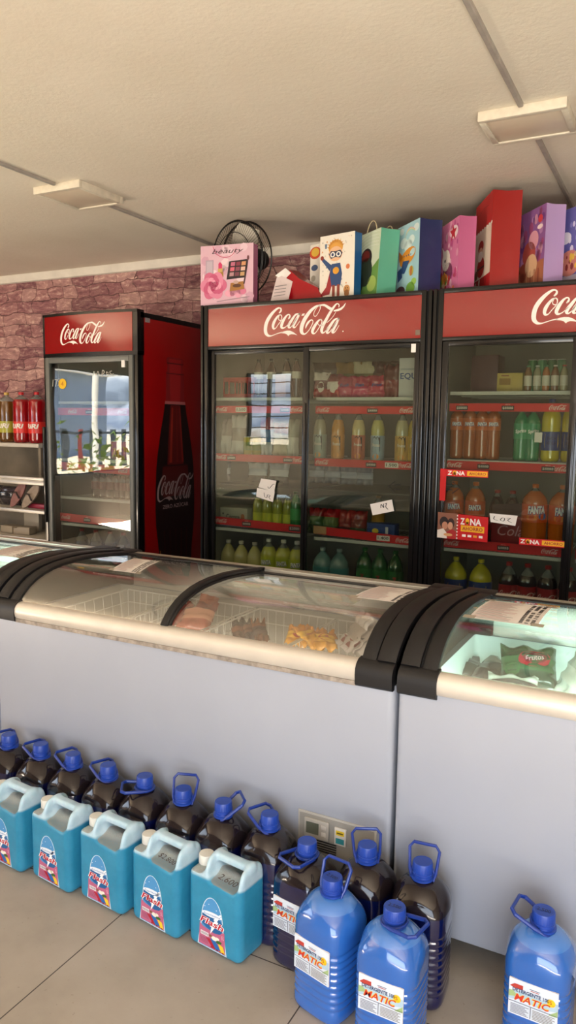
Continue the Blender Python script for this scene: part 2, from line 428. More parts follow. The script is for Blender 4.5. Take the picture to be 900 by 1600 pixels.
def stone_mat():
    m, nt, N, L, b = node_mat('rose_stone_wallpaper')
    tc = N.new('ShaderNodeTexCoord'); o = tc.outputs['Object']
    sw = N.new('ShaderNodeSeparateXYZ'); L.new(o, sw.inputs[0]); cb = N.new('ShaderNodeCombineXYZ')
    L.new(sw.outputs[0], cb.inputs[0]); L.new(sw.outputs[2], cb.inputs[1])
    nz = N.new('ShaderNodeTexNoise'); nz.inputs['Scale'].default_value = 5.5; nz.inputs['Detail'].default_value = 4; L.new(cb.outputs[0], nz.inputs['Vector'])
    sb = N.new('ShaderNodeVectorMath'); sb.operation = 'SUBTRACT'; L.new(nz.outputs['Color'], sb.inputs[0]); sb.inputs[1].default_value = (.5, .5, .5)
    sc = N.new('ShaderNodeVectorMath'); sc.operation = 'MULTIPLY'; L.new(sb.outputs[0], sc.inputs[0]); sc.inputs[1].default_value = (.20, .085, 0)
    ad = N.new('ShaderNodeVectorMath'); ad.operation = 'ADD'; L.new(cb.outputs[0], ad.inputs[0]); L.new(sc.outputs[0], ad.inputs[1])
    br = N.new('ShaderNodeTexBrick'); L.new(ad.outputs[0], br.inputs['Vector'])
    br.inputs['Scale'].default_value = 1; br.inputs['Brick Width'].default_value = .20; br.inputs['Row Height'].default_value = .085; br.inputs['Mortar Size'].default_value = .003
    br.inputs['Mortar Smooth'].default_value = .5; br.offset = .43; br.squash = .7; br.squash_frequency = 3
    br.inputs['Color1'].default_value = (0, 0, 0, 1); br.inputs['Color2'].default_value = (1, 1, 1, 1); br.inputs['Mortar'].default_value = (.5, .5, .5, 1)
    tone = ramp(N, L, br.outputs['Color'], [(.0, '#5e3740'), (.35, '#8c5a60'), (.65, '#ab7c7a'), (1, '#d0aca2')])
    mp = N.new('ShaderNodeMapping'); mp.inputs['Scale'].default_value = (9, 26, 1); mp.inputs['Rotation'].default_value = (0, 0, .25); L.new(ad.outputs[0], mp.inputs[0])
    n1 = noise(N, L, mp.outputs[0], 1.35, 10, .74)
    det = ramp(N, L, n1, [(.36, '#45222f'), (.46, '#8a5660'), (.54, '#ab7c7a'), (.64, '#f0d2c4')])
    base = mixc(N, L, .55, tone, det)
    base = mixc(N, L, mnode(N, L, 'MULTIPLY', br.outputs['Fac'], .8), base, '#4a2c30')
    L.new(base, b.inputs['Base Color']); b.inputs['Roughness'].default_value = .55
    h = mnode(N, L, 'SUBTRACT', n1, br.outputs['Fac'])
    bp = N.new('ShaderNodeBump'); bp.inputs['Strength'].default_value = .55; bp.inputs['Distance'].default_value = .012
    L.new(h, bp.inputs['Height']); L.new(bp.outputs[0], b.inputs['Normal'])
    return m
plaster_w = mat('side_wall_plaster', '#8f877b', .85, var=.1, vscale=2)
plaster_d = mat('brown_painted_wall', '#4d443c', .85, var=.1, vscale=2)
concrete = mat('outside_pavement', '#cbb89c', .9, var=.12, vscale=1.5)

struct(MB().box((XL - .2, YF - .2, -.1), (XR + .2, YW + .2, 0), floor_mat()).build('floor'))
struct(MB().box((XL - .2, YF - .2, ZC), (XR + .2, YW + .2, ZC + .12), ceil_mat()).build('ceiling'))
struct(MB().box((XL - .15, YW, 0), (XR + .15, YW + .15, ZC), stone_mat()).build('wall_back'))
def wall_with_hole(name, axis, pos, t, a0, a1, h0, h1, z0, z1, extra=None):
    mb = MB()
    def bx(p0, p1, q0, q1):
        if p1 - p0 < .001 or q1 - q0 < .001: return
        if axis == 'x': mb.box((pos, p0, q0), (pos + t, p1, q1), plaster_d)
        else: mb.box((p0, pos, q0), (p1, pos + t, q1), plaster_w)
    holes = [(h0, h1, z0, z1)] + (extra or [])
    holes.sort(); c = a0
    for x0, x1, q0, q1 in holes:
        bx(c, x0, 0, ZC); bx(x0, x1, 0, q0); bx(x0, x1, q1, ZC); c = x1
    bx(c, a1, 0, ZC)
    return struct(mb.build(name))
wall_with_hole('wall_left', 'x', XL - .15, .15, YF, YW, -2.15, .55, .74, 1.98)
wall_with_hole('wall_front', 'y', YF - .15, .15, XL - .15, XR + .15, -.55, 2.6, 0, 2.2, [(-5.7, -4.95, 1.05, 2.1)])
struct(MB().box((XR, YF, 0), (XR + .15, YW, ZC), plaster_w).build('wall_right'))
# white cornice strip between stone wall and ceiling
cm = mat('white_cornice', '#ded8ce', .6, var=.12, vscale=6)
struct(MB().prism([(YW - .03, ZC - .001), (YW - .03, ZC - .02), (YW - .018, ZC - .055), (YW - .001, ZC - .06), (YW - .001, ZC - .001)], XL, XR, cm).build('trim_1'))
# the street side seen mirrored in the fridge glass
struct(MB().box((-45, -45, -.12), (XL - .2, 30, -.02), concrete).build('ground_outside'))
leaf = mat('street_leaves', '#5f7a2c', .7, var=.5, vscale=9)
def bush(x, y, r, label, sd):
    rd = random.Random(sd); mb = MB()
    for _ in range(240):
        u, v_, w_ = rd.gauss(0, .42), rd.gauss(0, .42), abs(rd.gauss(.45, .4)); c = Vector((u * r, v_ * r, w_ * r)); q = .09 * r * rd.uniform(.6, 1.4)
        d1 = Vector((rd.uniform(-1, 1), rd.uniform(-1, 1), rd.uniform(-.4, 1))).normalized(); d2 = d1.orthogonal().normalized()
        mb.add([c - d1 * q, c + d2 * q * .5, c + d1 * q, c - d2 * q * .5], [(0, 1, 2, 3)], leaf)
    mb.tube([(0, 0, 0), (.02, 0, r * .6)], .03, mat('bark', '#5b4636', .8), 6)
    tag(mb.build('bush', None, (x, y, -.02), smooth=False, fix=False), label, 'bush', 'bushes mirrored in the fridge glass')
bush(-9.6, -3.9, .95, 'larger green street bush mirrored in the single fridge glass', 1); bush(-10.2, -2.5, .6, 'smaller street bush mirrored in the single fridge glass', 2)
bush(-12.5, -5.0, .7, 'farther street bush mirrored in the single fridge glass', 5)
ow = mat('grey_blue_house', '#6f7f95', .7, var=.15, vscale=1); tag(MB().box((-27, -16, -.02), (-20, -8, 3.1), ow).box((-19.99, -12.4, .9), (-19.95, -11.2, 2.2), paint('#222831')).box((-19.99, -10.2, .9), (-19.95, -9.2, 2.2), paint('#222831')).box((-27.3, -16.3, 3.1), (-19.7, -7.7, 3.3), paint('#d8d4cc')).build('house'), 'grey-blue house across the street mirrored in the fridge glass', 'house')
mb = MB()
for k in range(26): mb.box((-15.0, -14 + k * .5, 0), (-14.94, -13.94 + k * .5 + .1, 1.15), paint('#8a2f2c' if k % 5 == 0 else '#39404a'))
mb.box((-15.0, -14, 1.0), (-14.94, -1, 1.08), paint('#39404a')); tag(mb.build('fence', None, (0, 0, -.02)), 'dark street fence mirrored in the fridge glass', 'fence')
mb = MB(); mb.tube([(0, 0, 0), (0, 0, 6)], .10, paint('#cfcac0'), 10); tag(mb.build('street_pole', None, (-11.6, -5.9, -.02)), 'pale street pole mirrored in the fridge glass', 'pole')
# door casings
dm = mat('dark_door_casing', '#3b3734', .5)
mb = MB().box((XL - .16, .55, .74), (XL + .01, .61, 2.04), dm).box((XL - .16, -2.21, .74), (XL + .01, -2.15, 2.04), dm).box((XL - .16, -2.21, 1.98), (XL + .01, .61, 2.05), dm).box((XL - .17, -2.21, .68), (XL + .03, .61, .74), dm)
struct(mb.build('window_2'))
mb = MB().box((-.61, YF - .16, 0), (-.55, YF + .01, 2.26), dm).box((2.6, YF - .16, 0), (2.66, YF + .01, 2.26), dm).box((-.61, YF - .16, 2.2), (2.66, YF + .01, 2.26), dm)
struct(mb.build('door_1'))
mb = MB()
for a, b_ in (((-5.75, 1.0), (-5.68, 2.15)), ((-4.97, 1.0), (-4.90, 2.15)), ((-5.75, 1.0), (-4.90, 1.06)), ((-5.75, 2.09), (-4.90, 2.15)), ((-5.35, 1.0), (-5.29, 2.15))):
    mb.box((a[0], YF - .12, a[1]), (b_[0], YF - .04, b_[1]), dm)
for k in range(6): mb.box((-5.70, YF - .09, 1.15 + k * .16), (-4.95, YF - .075, 1.165 + k * .16), dm)
struct(mb.build('window_1'))

# cable trunking and square surface lamps on the ceiling
trunk_m = mat('painted_trunking', '#a29a92', .5, var=.15, vscale=18)
lamp_frame = mat('lamp_frame_cream', '#d8cfbd', .5, var=.10, vscale=30)
lamp_pane = mat('lamp_diffuser', '#d3c4af', .35, var=.03)
def trunking(x, y0, y1, label):
    o = MB().prism([(x - .009, ZC), (x - .009, ZC - .011), (x - .006, ZC - .014), (x + .006, ZC - .014), (x + .009, ZC - .011), (x + .009, ZC)], y0, y1, trunk_m, 'y').build('cable_trunking')
    tag(o, label, 'cable trunking', 'cable trunking on the ceiling')
trunking(-2.70, -1.5, 2.745, 'thin grey cable trunking on the ceiling entering the left square lamp from the front')
trunking(-2.70, 3.075, YW - .03, 'thin grey ceiling trunking running from the left square lamp to the stone wall')
trunking(-.578, -1.5, 2.785, 'grey cable trunking on the ceiling in front of the right square lamp')
trunking(-.578, 3.07, YW - .03, 'grey cable trunking on the ceiling running back from the right square lamp')
def ceiling_lamp(x0, x1, y0, y1, label):
    w, d = x1 - x0, y1 - y0
    t = thing('ceiling_lamp', label, 'ceiling lamp', (x0, y0, ZC), 0, 'square ceiling lamps')
    mb = MB(); h = -.034; e = .022
    mb.box((0, 0, h), (w, e, 0), lamp_frame, .002).box((0, d - e, h), (w, d, 0), lamp_frame, .002).box((0, e, h), (e, d - e, 0), lamp_frame, .002).box((w - e, e, h), (w, d - e, 0), lamp_frame, .002)
    mb.box((e, e, -.02), (w - e, d - e, -.004), lamp_frame)
    mb.build('frame', t)
    MB().box((e, e, -.029), (w - e, d - e, -.021), lamp_pane, .001).build('diffuser', t)
ceiling_lamp(-2.845, -2.555, 2.755, 3.065, 'square cream surface lamp on the left of the ceiling, unlit')
ceiling_lamp(-.728, -.428, 2.795, 3.06, 'square cream surface lamp at the upper right of the ceiling, unlit')

# ------------------------------------------------------------------ upright drinks fridges
FY = 3.5; FD = .68
chrome = mat('brushed_steel', '#b9bbbd', .3, metal=.8)
def price_box(art, cx, cz, s=1.0, txt='8888', layer=2):
    art(rect2(cx - .028 * s, cz - .012 * s, cx + .028 * s, cz + .010 * s), '#151214', layer)
    art(textw('$' + txt, .048 * s, .013 * s, cx, cz - .001 * s, bold=.01), '#e9dcd6', layer + 1)
    art(textw('PRECIO', .022 * s, .0045 * s, cx, cz + .0145 * s), '#f3d9d2', layer)
def shelf(parent, x0, x1, z, y0, y1, strip=None, marks=(), label=None):
    """wire shelf with the red price strip along its front edge; strip = (zl_bottom, zr_bottom, height)"""
    mb = MB()
    mb.box((x0, y0, z - .006), (x1, y0 + .012, z + .010), shelf_m)
    mb.box((x0, y1 - .01, z - .006), (x1, y1, z + .004), shelf_m)
    n = int((x1 - x0) / .022)
    for k in range(n + 1):
        x = x0 + .003 + (x1 - x0 - .006) * k / n
        mb.box((x - .0018, y0, z - .003), (x + .0018, y1, z + .001), shelf_m)
    for yy in (y0 + .2, y0 + .4): mb.box((x0, yy, z - .008), (x1, yy + .005, z - .003), shelf_m)
    sh = mb.build('shelf', parent)
    if strip:
        a, b, h = strip; y = y0 - .006
        mb = MB(); mb.add([(x0, y, a), (x1, y, b), (x1, y, b + h), (x0, y, a + h), (x0, y + .006, a), (x1, y + .006, b), (x1, y + .006, b + h), (x0, y + .006, a + h)],
                          [(0, 1, 2, 3), (7, 6, 5, 4), (0, 4, 5, 1), (3, 2, 6, 7), (0, 3, 7, 4), (1, 5, 6, 2)], strip_m)
        art = Art(); W = x1 - x0
        for kind, u in marks:
            cx = u * W; cz = a + (b - a) * u + h / 2
            if kind == 'c': cola(art, cx, cz, .075, white_logo, 1)
            elif kind == 'p': price_box(art, cx, cz - .002, 1.0)
            elif kind[0] == 't':
                art(rect2(cx - .035, cz - .014, cx + .035, cz + .012), '#efe9e2', 1); art(textw(kind[1:], .056, .015, cx, cz, bold=.015), '#201c1c', 2)
            elif kind[0] == 'd':
                art(rect2(cx - .034, cz - .014, cx + .034, cz + .012), '#151214', 1); art(textw(kind[1:], .058, .017, cx, cz, bold=.01), '#e9dcd6', 2)
            elif kind == 'w': art(rect2(0, a + (b - a) * 0 + .001, .075, a + h - .001), '#c79a6c', 1)
        art.emit(mb, (x0, y, 0), SX, SZ)
        mb.build('price_strip', sh, smooth=False)
    return sh
def carcass(t, W, D, zt, side_r, z_sill=.40, front_m=blackg):
    mb = MB(); w = .035
    mb.box((0, .03, .06), (w, D, zt - .012), black).box((W - w, .03, .06), (W, D, zt - .012), side_r, .002)
    mb.box((0, D - .03, .06), (W, D, zt - .012), black).box((0, .03, zt - .04), (W, D, zt - .01), black)
    mb.box((w, .03, .06), (W - w, D - .03, z_sill - .02), black)
    for x in (.08, W - .08):
        for y in (.1, D - .1): mb.lathe([(.02, 0), (.024, .012), (.012, .02), (.012, .06)], black, 12, (x, y))
    mb.build('cabinet', t)
    mb = MB(); i = w + .001
    mb.box((i, D - .045, z_sill), (W - i, D - .031, zt - .2), liner_m).box((i, .08, z_sill), (i + .012, D - .045, zt - .2), liner_m).box((W - i - .012, .08, z_sill), (W - i, D - .045, zt - .2), liner_m)
    mb.box((i, .05, z_sill - .018), (W - i, D - .045, z_sill), liner_m).box((i, .05, zt - .2), (W - i, D - .045, zt - .185), liner_m)
    mb.build('interior_liner', t)

def double_fridge(x0, label, ycam, doors, strips, logo_x, posts):
    W = 1.30; zt = 2.02
    t = thing('drinks_fridge', label, 'fridge', (x0, FY, 0), 0, 'red double fridges')
    carcass(t, W, FD, zt, black)
    # front frame: stepped black profiles either side, header bars
    mb = MB()
    for xx, s in ((0, 1), (W, -1)):
        mb.box((xx, 0, .06), (xx + s * .016, .05, zt + .006), blackg, .003)
        mb.box((xx + s * .016, .012, .06), (xx + s * .026, .05, zt), darkrub)
        mb.box((xx + s * .026, -.004, .06), (xx + s * .05, .05, zt + .004), blackg, .004)
    mb.box((.05, -.004, zt - .018), (W - .05, .05, zt + .004), blackg, .003)
    mb.box((.05, -.004, 1.786), (W - .05, .05, 1.804), blackg, .003)
    mb.box((.05, .0, .06), (W - .05, .05, .36), blackg, .003)
    mb.build('front_frame', t)
    h = MB().box((.05, .002, 1.804), (W - .05, .03, 2.002), red_panel).build('header_panel', t)
    mb = MB(); a = Art(); cola(a, logo_x, 1.916, .465, white_logo, 1, big=True); a(ell2(logo_x + .222, 1.852, .003), white_logo, 1)
    a.emit(mb, (0, .0018, 0), SX, SZ)
    lg = mb.build('logo', h, smooth=False)
    mb = MB().box((W - .075, -.002, 1.818), (W - .054, .001, 1.842), mat('small_grey_sticker', '#7d6a5c', .6)); mb.build('sticker', h)
    for i, (a0, a1, yo) in enumerate(doors):
        dmb = MB(); z0, z1 = .37, 1.784; b = .028 if i == 0 else .024
        yf = yo
        dmb.box((a0, yf, z0), (a0 + b, yf + .022, z1), blackg, .003).box((a1 - b, yf, z0), (a1, yf + .022, z1), blackg, .003)
        dmb.box((a0 + b, yf, z1 - .022), (a1 - b, yf + .022, z1), blackg, .002).box((a0 + b, yf, z0), (a1 - b, yf + .022, z0 + .04), blackg, .002)
        d = dmb.build('sliding_door', t)
        MB().box((a0 + b - .002, yf + .009, z0 + .03), (a1 - b + .002, yf + .012, z1 - .02), g_fridge).build('glass_pane', d)
        mb = MB().box((a0 + .002 if i else a1 - .016, yf - .008, .62), (a0 + .014 if i else a1 - .004, yf, 1.5), blackg, .003); mb.build('handle', d)
    for s in strips: shelf(t, *s)
    return t

L2D = [(.052, .650, .018), (.640, 1.248, -.001)]
t2 = double_fridge(-2.39, 'red and black double drinks fridge in the middle, pink beauty bag on top', 0, L2D,
    [(.062, .625, 1.520, .06, .62, (1.447, 1.447, .038), [('c', .08), ('t1.500', .30), ('p', .78), ('c', .91)]),
     (.682, 1.225, 1.520, .06, .62, (1.447, 1.447, .038), [('c', .08), ('p', .58), ('c', .91)]),
     (.062, .625, 1.205, .06, .62, (1.182, 1.182, .040), [('c', .07), ('p', .19), ('p', .82), ('c', .93)]),
     (.682, 1.225, 1.200, .06, .62, (1.176, 1.176, .040), [('c', .08), ('p', .58), ('t1.500', .78), ('c', .91)]),
     (.062, .625, .795, .06, .62, (.824, .812, .042), [('c', .08), ('p', .37), ('d$2000', .90)]),
     (.682, 1.225, .790, .06, .62, (.818, .800, .042), [('w', 0), ('t1.400', .72), ('c', .91)]),
     (.062, .625, .410, .06, .62), (.682, 1.225, .410, .06, .62)], .628, None)
t3 = double_fridge(-1.083, 'red and black double drinks fridge at the right edge under the tall red bag', 0, [(.052, .655, -.001), (.640, 1.248, .022)],
    [(.080, .625, 1.545, .06, .62, (1.463, 1.463, .037), [('p', .11), ('p', .50), ('c', .90)]),
     (.680, 1.225, 1.545, .06, .62, (1.463, 1.463, .037), [('c', .08), ('p', .5)]),
     (.078, .625, 1.225, .06, .62, (1.190, 1.190, .039), [('c', .07), ('p', .32), ('p', .85), ('c', .94)]),
     (.680, 1.225, 1.225, .06, .62, (1.190, 1.190, .039), [('c', .08), ('p', .5)]),
     (.078, .625, .795, .06, .62, (.810, .810, .043), [('c', .07), ('p', .52), ('c', .90)]),
     (.680, 1.225, .795, .06, .62, (.810, .810, .043), [('c', .08)]),
     (.078, .625, .410, .06, .62), (.680, 1.225, .410, .06, .62)], .676, None)

# taped price cards and promotional stickers (they ride on the doors)
def card(parent, pts, Y, art, name='price_card', label=None, m=paper, th=.0012):
    """pts: lower-left, lower-right, upper-right, upper-left in world x,z"""
    mb = MB(); o = parent.location
    L = [(x - o.x, Y - o.y, z) for x, z in pts]; B = [(x, y + th, z) for x, y, z in L]
    mb.add(L + B, [(0, 1, 2, 3), (7, 6, 5, 4), (0, 4, 5, 1), (1, 5, 6, 2), (2, 6, 7, 3), (3, 7, 4, 0)], m)
    if art:
        p0 = Vector(L[0]); u = Vector(L[1]) - p0; v = Vector(L[3]) - p0
        for (vs, fs), mm, ly in art.items:
            mb.add([p0 + u * a + v * b + Vector((0, -.0004 * ly, 0)) for a, b in vs], fs, mm if not isinstance(mm, str) else paint(mm))
    c = mb.build(name, parent, smooth=False)
    if label: c['label'] = label
    return c
def scrib(*st):
    a = Art()
    for s in st: a(stroke2(s, 4, .035), '#221f22', 1)
    return a
YG = FY + .006
card(t2, [(-2.022, 1.050), (-1.925, 1.030), (-1.912, 1.090), (-2.005, 1.098)], FY + .012, scrib([(.55, .35), (.65, .2), (.8, .75), (.9, .8)]), label='upper taped paper price card on the left door')
card(t2, [(-2.034, .998), (-1.932, .975), (-1.920, 1.032), (-2.030, 1.046)], FY + .011, scrib([(.45, .7), (.5, .3), (.62, .25), (.65, .6)], [(.7, .65), (.82, .6), (.75, .4), (.85, .2)]), label='lower taped paper price card on the left door')
card(t2, [(-1.355, .945), (-1.243, .974), (-1.256, 1.030), (-1.370, 1.000)], FY - .004, scrib([(.45, .5), (.5, .8), (.58, .45), (.6, .8)], [(.66, .75), (.75, .8), (.68, .5), (.75, .25)]), label='tilted paper price card on the right door')
card(t2, [(-1.183, 1.738), (-1.160, 1.738), (-1.160, 1.778), (-1.183, 1.778)], FY - .004, None, 'small_sticker', 'tiny white sticker in the corner of the glass')
card(t3, [(-.772, .955), (-.660, .945), (-.652, .992), (-.779, .995)], FY - .004, scrib([(.2, .75), (.15, .4), (.3, .3)], [(.5, .7), (.42, .4), (.55, .35), (.6, .7), (.5, .7)], [(.7, .75), (.85, .8), (.72, .5), (.86, .3)]), label='white paper price card taped to the glass')
card(t3, [(-.605, 1.325), (-.572, 1.325), (-.572, 1.370), (-.605, 1.370)], FY + .05, None, 'price_card')
red_s = mat('promo_red', '#cf1a20', .35); yel_s = mat('promo_yellow', '#f4b41a', .4)
def zona(x0, z0, w, h, split=.45):
    a = Art()
    hh = h / w
    a(textw('Z', .11 * split / .45, hh * .62, .08, hh * .5, bold=.035), '#f7eeea', 1)
    a(ell2(.195, hh * .56, .048, hh * .30), '#f4b41a', 1); a(poly2([(.155, hh * .5), (.235, hh * .5), (.195, hh * .08)]), '#f4b41a', 1); a(ell2(.195, hh * .58, .020, hh * .13), '#7a1410', 2)
    a(textw('NA', .21, hh * .62, .345, hh * .5, bold=.035), '#f7eeea', 1)
    a(rect2(.50, hh * .15, .985, hh * .85), '#f4b41a', 1); a(textw('AHORRO', .40, hh * .42, .745, hh * .5, bold=.02), '#a9271c', 2)
    return a
def zsticker(x0, x1, z0, z1, label):
    w, h = x1 - x0, z1 - z0; a = zona(0, 0, w, h); b = Art()
    for sh, m, ly in a.items: b.items.append((xf(sh, 1, w / h), m, ly))
    card(t3, [(x0, z0), (x1, z0), (x1, z1), (x0, z1)], FY - .004, b, 'promo_sticker', label, red_s)
zsticker(-.988, -.793, 1.158, 1.190, 'red promotional sticker reading ZONA AHORRO under the second price strip')
zsticker(-.640, -.440, .862, .893, 'red promotional sticker reading ZONA AHORRO above the lowest price strip')
card(t3, [(-1.018, 1.040), (-.990, 1.040), (-.988, 1.192), (-1.018, 1.192)], FY - .004, None, 'promo_sticker', 'plain red vertical promotional strip', red_s)
a = Art()
a(rect2(0, 0, .40, 1), '#8d5a45', 1)
a(ell2(.13, .62, .09, .22), '#2a1a18', 2); a(ell2(.15, .50, .06, .15), '#c98c6e', 3); a(ell2(.27, .60, .07, .2), '#3b201a', 2); a(ell2(.26, .50, .05, .15), '#d49b7c', 3)
a(poly2([(.0, 0), (.0, .30), (.12, .38), (.2, .2), (.2, 0)]), '#e8dcd2', 4); a(poly2([(.2, 0), (.18, .25), (.3, .38), (.38, .3), (.38, 0)]), '#b01d1d', 4); a(ell2(.22, .15, .09, .06), '#e0a66c', 5)
for k in range(8): a(rect2(.385, k / 8 + .02, .41, k / 8 + .07), '#f7eeea', 3)
a(textw('Z', .09, .25, .50, .72, bold=.035), '#f7eeea', 1); a(ell2(.595, .74, .036, .12), '#f4b41a', 1); a(poly2([(.565, .70), (.625, .70), (.595, .58)]), '#f4b41a', 1); a(textw('NA', .22, .25, .76, .72, bold=.035), '#f7eeea', 1)
a(rect2(.47, .33, .93, .57), '#f4b41a', 1); a(textw('AHORRO', .40, .14, .70, .45, bold=.02), '#a9271c', 2)
for k in range(4): a(rect2(.50 + k * .11, .13, .575 + k * .11, .22), ['#f7eeea', '#f7eeea', '#e59b28', '#f7eeea'][k], 1)
card(t3, [(-1.022, .862), (-.783, .858), (-.783, .975), (-1.022, .985)], FY - .004, a, 'promo_sticker', 'red poster reading ZONA AHORRO with two people cooking', red_s)
# arrows drawn on the glass
def arrow(parent, cx, cz, s, w=.06, n='marker_arrow'):
    mb = MB(); a = Art(); a(stroke2([(cx - s * w, cz + .012), (cx, cz + .012), (cx, cz + .028), (cx + s * .035, cz), (cx, cz - .028), (cx, cz - .012), (cx - s * w, cz - .012)], 1, .0035), ink, 1)
    a.emit(mb, (0, -.0012, 0), SX, SZ); mb.build(n, parent, smooth=False)
arrow(t2, 1.165 - .02, 1.092, -1, .03); arrow(t3, .125, 1.105, 1)

# single-door fridge with a bowed header
def single_fridge():
    W = .735; zt = 2.03
    t = thing('drinks_fridge', 'single-door red drinks fridge with a tall cola bottle pictured on its side', 'fridge', (-3.56, FY, 0))
    carcass(t, W, FD, zt, red_side)
    mb = MB()
    mb.box((0, -.001, .06), (.022, .055, 1.79), blackg, .003).box((W - .030, -.001, .06), (W, .055, 1.79), blackg, .003).box((.022, 0, .06), (W - .03, .05, .36), blackg)
    # bowed black header shell
    N = 14
    def bow(u): return -.035 * (1 - (2 * u - 1) ** 2)
    out = [(u * W, bow(u) - .002) for u in [k / N for k in range(N + 1)]] + [(W, .06), (0, .06)]
    mb.prism(out, 1.775, 1.797, blackg, 'z')
    top = [(x, y) for x, y in out]
    mb.prism(top, zt - .012, zt + .004, blackg, 'z')
    mb.box((0, -.002, 1.79), (.014, .06, zt - .012), blackg).box((W - .038, -.001, 1.79), (W, .06, zt - .012), blackg)
    mb.build('front_frame', t)
    mb = MB(); a0, a1 = .014, W - .034
    def hb(x): return bow(x / W) + .002
    n = 20; vs = []; fs = []
    for k in range(n + 1):
        x = a0 + (a1 - a0) * k / n; vs += [(x, hb(x), 1.797), (x, hb(x), zt - .012), (x, .055, 1.797), (x, .055, zt - .012)]
        if k: b = 4 * k; fs += [(b - 4, b, b + 1, b - 3), (b - 2, b - 1, b + 3, b + 2)]
    mb.add(vs, fs, red_panel); h = mb.build('header_panel', t)
    mb = MB(); a = Art(); cola(a, .338, 1.908, .355, white_logo, 1, big=True, tall=1.12)
    a.emit(mb, (0, 0, 0), SX, SZ, fn=lambda x, z, l: (x, hb(x) - l, z)); mb.build('logo', h, smooth=False)
    # door
    mb = MB(); z0, z1 = .37, 1.775; yf = -.012; b = .030
    mb.box((.022, yf, z0), (.022 + b, yf + .03, z1), door_grey, .004).box((W - .030 - b, yf, z0), (W - .03, yf + .03, z1), door_grey, .004)
    mb.box((.022 + b, yf, z1 - .035), (W - .03 - b, yf + .03, z1), door_grey, .003).box((.022 + b, yf, z0), (W - .03 - b, yf + .03, z0 + .05), door_grey, .003)
    d = mb.build('door', t)
    MB().box((.05, yf + .008, z0 + .04), (W - .058, yf + .011, z1 - .03), g_fridge_l).build('glass_pane', d)
    MB().box((.004, yf - .022, .75), (.020, yf - .001, 1.35), blackg, .005).build('handle', d)
    mb = MB().box((.625, yf - .001, 1.705), (.648, yf + .006, 1.745), paper); mb.build('small_sticker', d)
    mb = MB(); a = Art(); a(ell2(0, 0, .032, n=20), '#e8b70c', 1); a(text2('4', .03, bold=.02), '#c07a0a', 2); a.emit(mb, (.155, yf + .007, 1.615), SX, SZ); s = mb.build('price_sticker', d, smooth=False); s['label'] = 'round yellow sticker'
    mb = MB(); a = Art()
    for st in ([(.40, 1.665), (.41, 1.685), (.425, 1.665), (.44, 1.685), (.45, 1.665)], [(.47, 1.65), (.475, 1.69), (.49, 1.68), (.475, 1.665)], [(.52, 1.675), (.505, 1.68), (.51, 1.665), (.525, 1.665)], [(.545, 1.685), (.53, 1.68), (.545, 1.665), (.56, 1.67)],
               [(.075, 1.60), (.08, 1.64)], [(.095, 1.64), (.11, 1.64), (.10, 1.60)], [(.13, 1.645), (.115, 1.64), (.13, 1.62), (.12, 1.605)]):
        a(stroke2(st, 4, .004), '#b9b7ae', 1)
    a.emit(mb, (0, yf + .007, 0), SX, SZ); mb.build('marker_writing', d, smooth=False)
    sy0, sy1 = .055, .62
    for x0, x1, z, st, mk in ((.06, W - .066, 1.50, (1.425, 1.425, .045), [('c', .2), ('p', .42), ('c', .85)]), (.06, W - .066, 1.145, (1.085, 1.070, .048), [('c', .2), ('p', .5), ('c', .85)]), (.06, W - .066, .905, None, ()), (.06, W - .066, .735, (.757, .748, .050), [('c', .08), ('p', .37), ('c', .88)])):
        shelf(t, x0, x1, z, sy0, sy1, st, mk)
    shelf(t, .06, W - .066, .41, sy0, sy1)
    # printed bottle on the right flank: local plane x = W, (y, z)
    mb = MB(); a = Art(); ax = .36
    def outl(pr): return poly2([(ax - w, z) for w, z in pr] + [(ax + w, z) for w, z in reversed(pr)])
    a(outl([(.075, 1.785), (.090, 1.775), (.088, 1.755), (.080, 1.745), (.080, 1.70), (.094, 1.695), (.092, 1.68), (.096, 1.52), (.112, 1.49)]), '#7c1418', 1)
    a(outl([(.06, 1.775), (.05, 1.50)]), '#97181b', 2); a(rect2(ax - .085, 1.745, ax + .085, 1.752), '#4d0a0d', 3); a(rect2(ax - .09, 1.684, ax + .09, 1.69), '#4d0a0d', 3)
    a(outl([(.103, 1.518), (.108, 1.50)]), '#a8595a', 3)
    a(outl([(.106, 1.502), (.122, 1.43), (.150, 1.33), (.180, 1.20), (.196, 1.10), (.202, 1.0), (.204, .92), (.205, .85), (.200, .76), (.188, .68), (.172, .58), (.165, .45)]), '#160506', 2)
    a(outl([(.05, 1.495), (.06, 1.40), (.075, 1.25), (.085, 1.12)]), '#5a0d0c', 3)
    for dx, w_, c in ((-.03, .014, '#8c2214'), (.045, .010, '#7a1a15'), (.012, .006, '#701710')):
        a(poly2([(ax + dx - w_ * .5, 1.48), (ax + dx + w_ * .5, 1.48), (ax + dx * 1.7 + w_, 1.14), (ax + dx * 1.7 - w_, 1.14)]), c, 4)
    a(outl([(.12, 1.128), (.125, 1.118)]), '#2e0708', 5)
    a(outl([(.13, 1.118), (.15, .99), (.13, .93)]), '#4a0a0a', 3)
    for dx in (-.12, -.06, .0, .06, .12): a(poly2([(ax + dx - .008, .72), (ax + dx + .008, .72), (ax + dx * .9 + .006, .45), (ax + dx * .9 - .006, .45)]), '#2c0606', 3)
    a(poly2([(ax - .165, .60), (ax - .155, .60), (ax - .150, .45), (ax - .158, .45)]), '#8a5a30', 4)
    cola(a, ax, .985, .385, mat('dim_white_print', '#a08a88', .5), 5, big=True, tall=1.35)
    a(textw('ZERO AZÚCAR', .27, .030, ax, .872, bold=.012), mat('dim_white_print', '#a08a88', .5), 5)
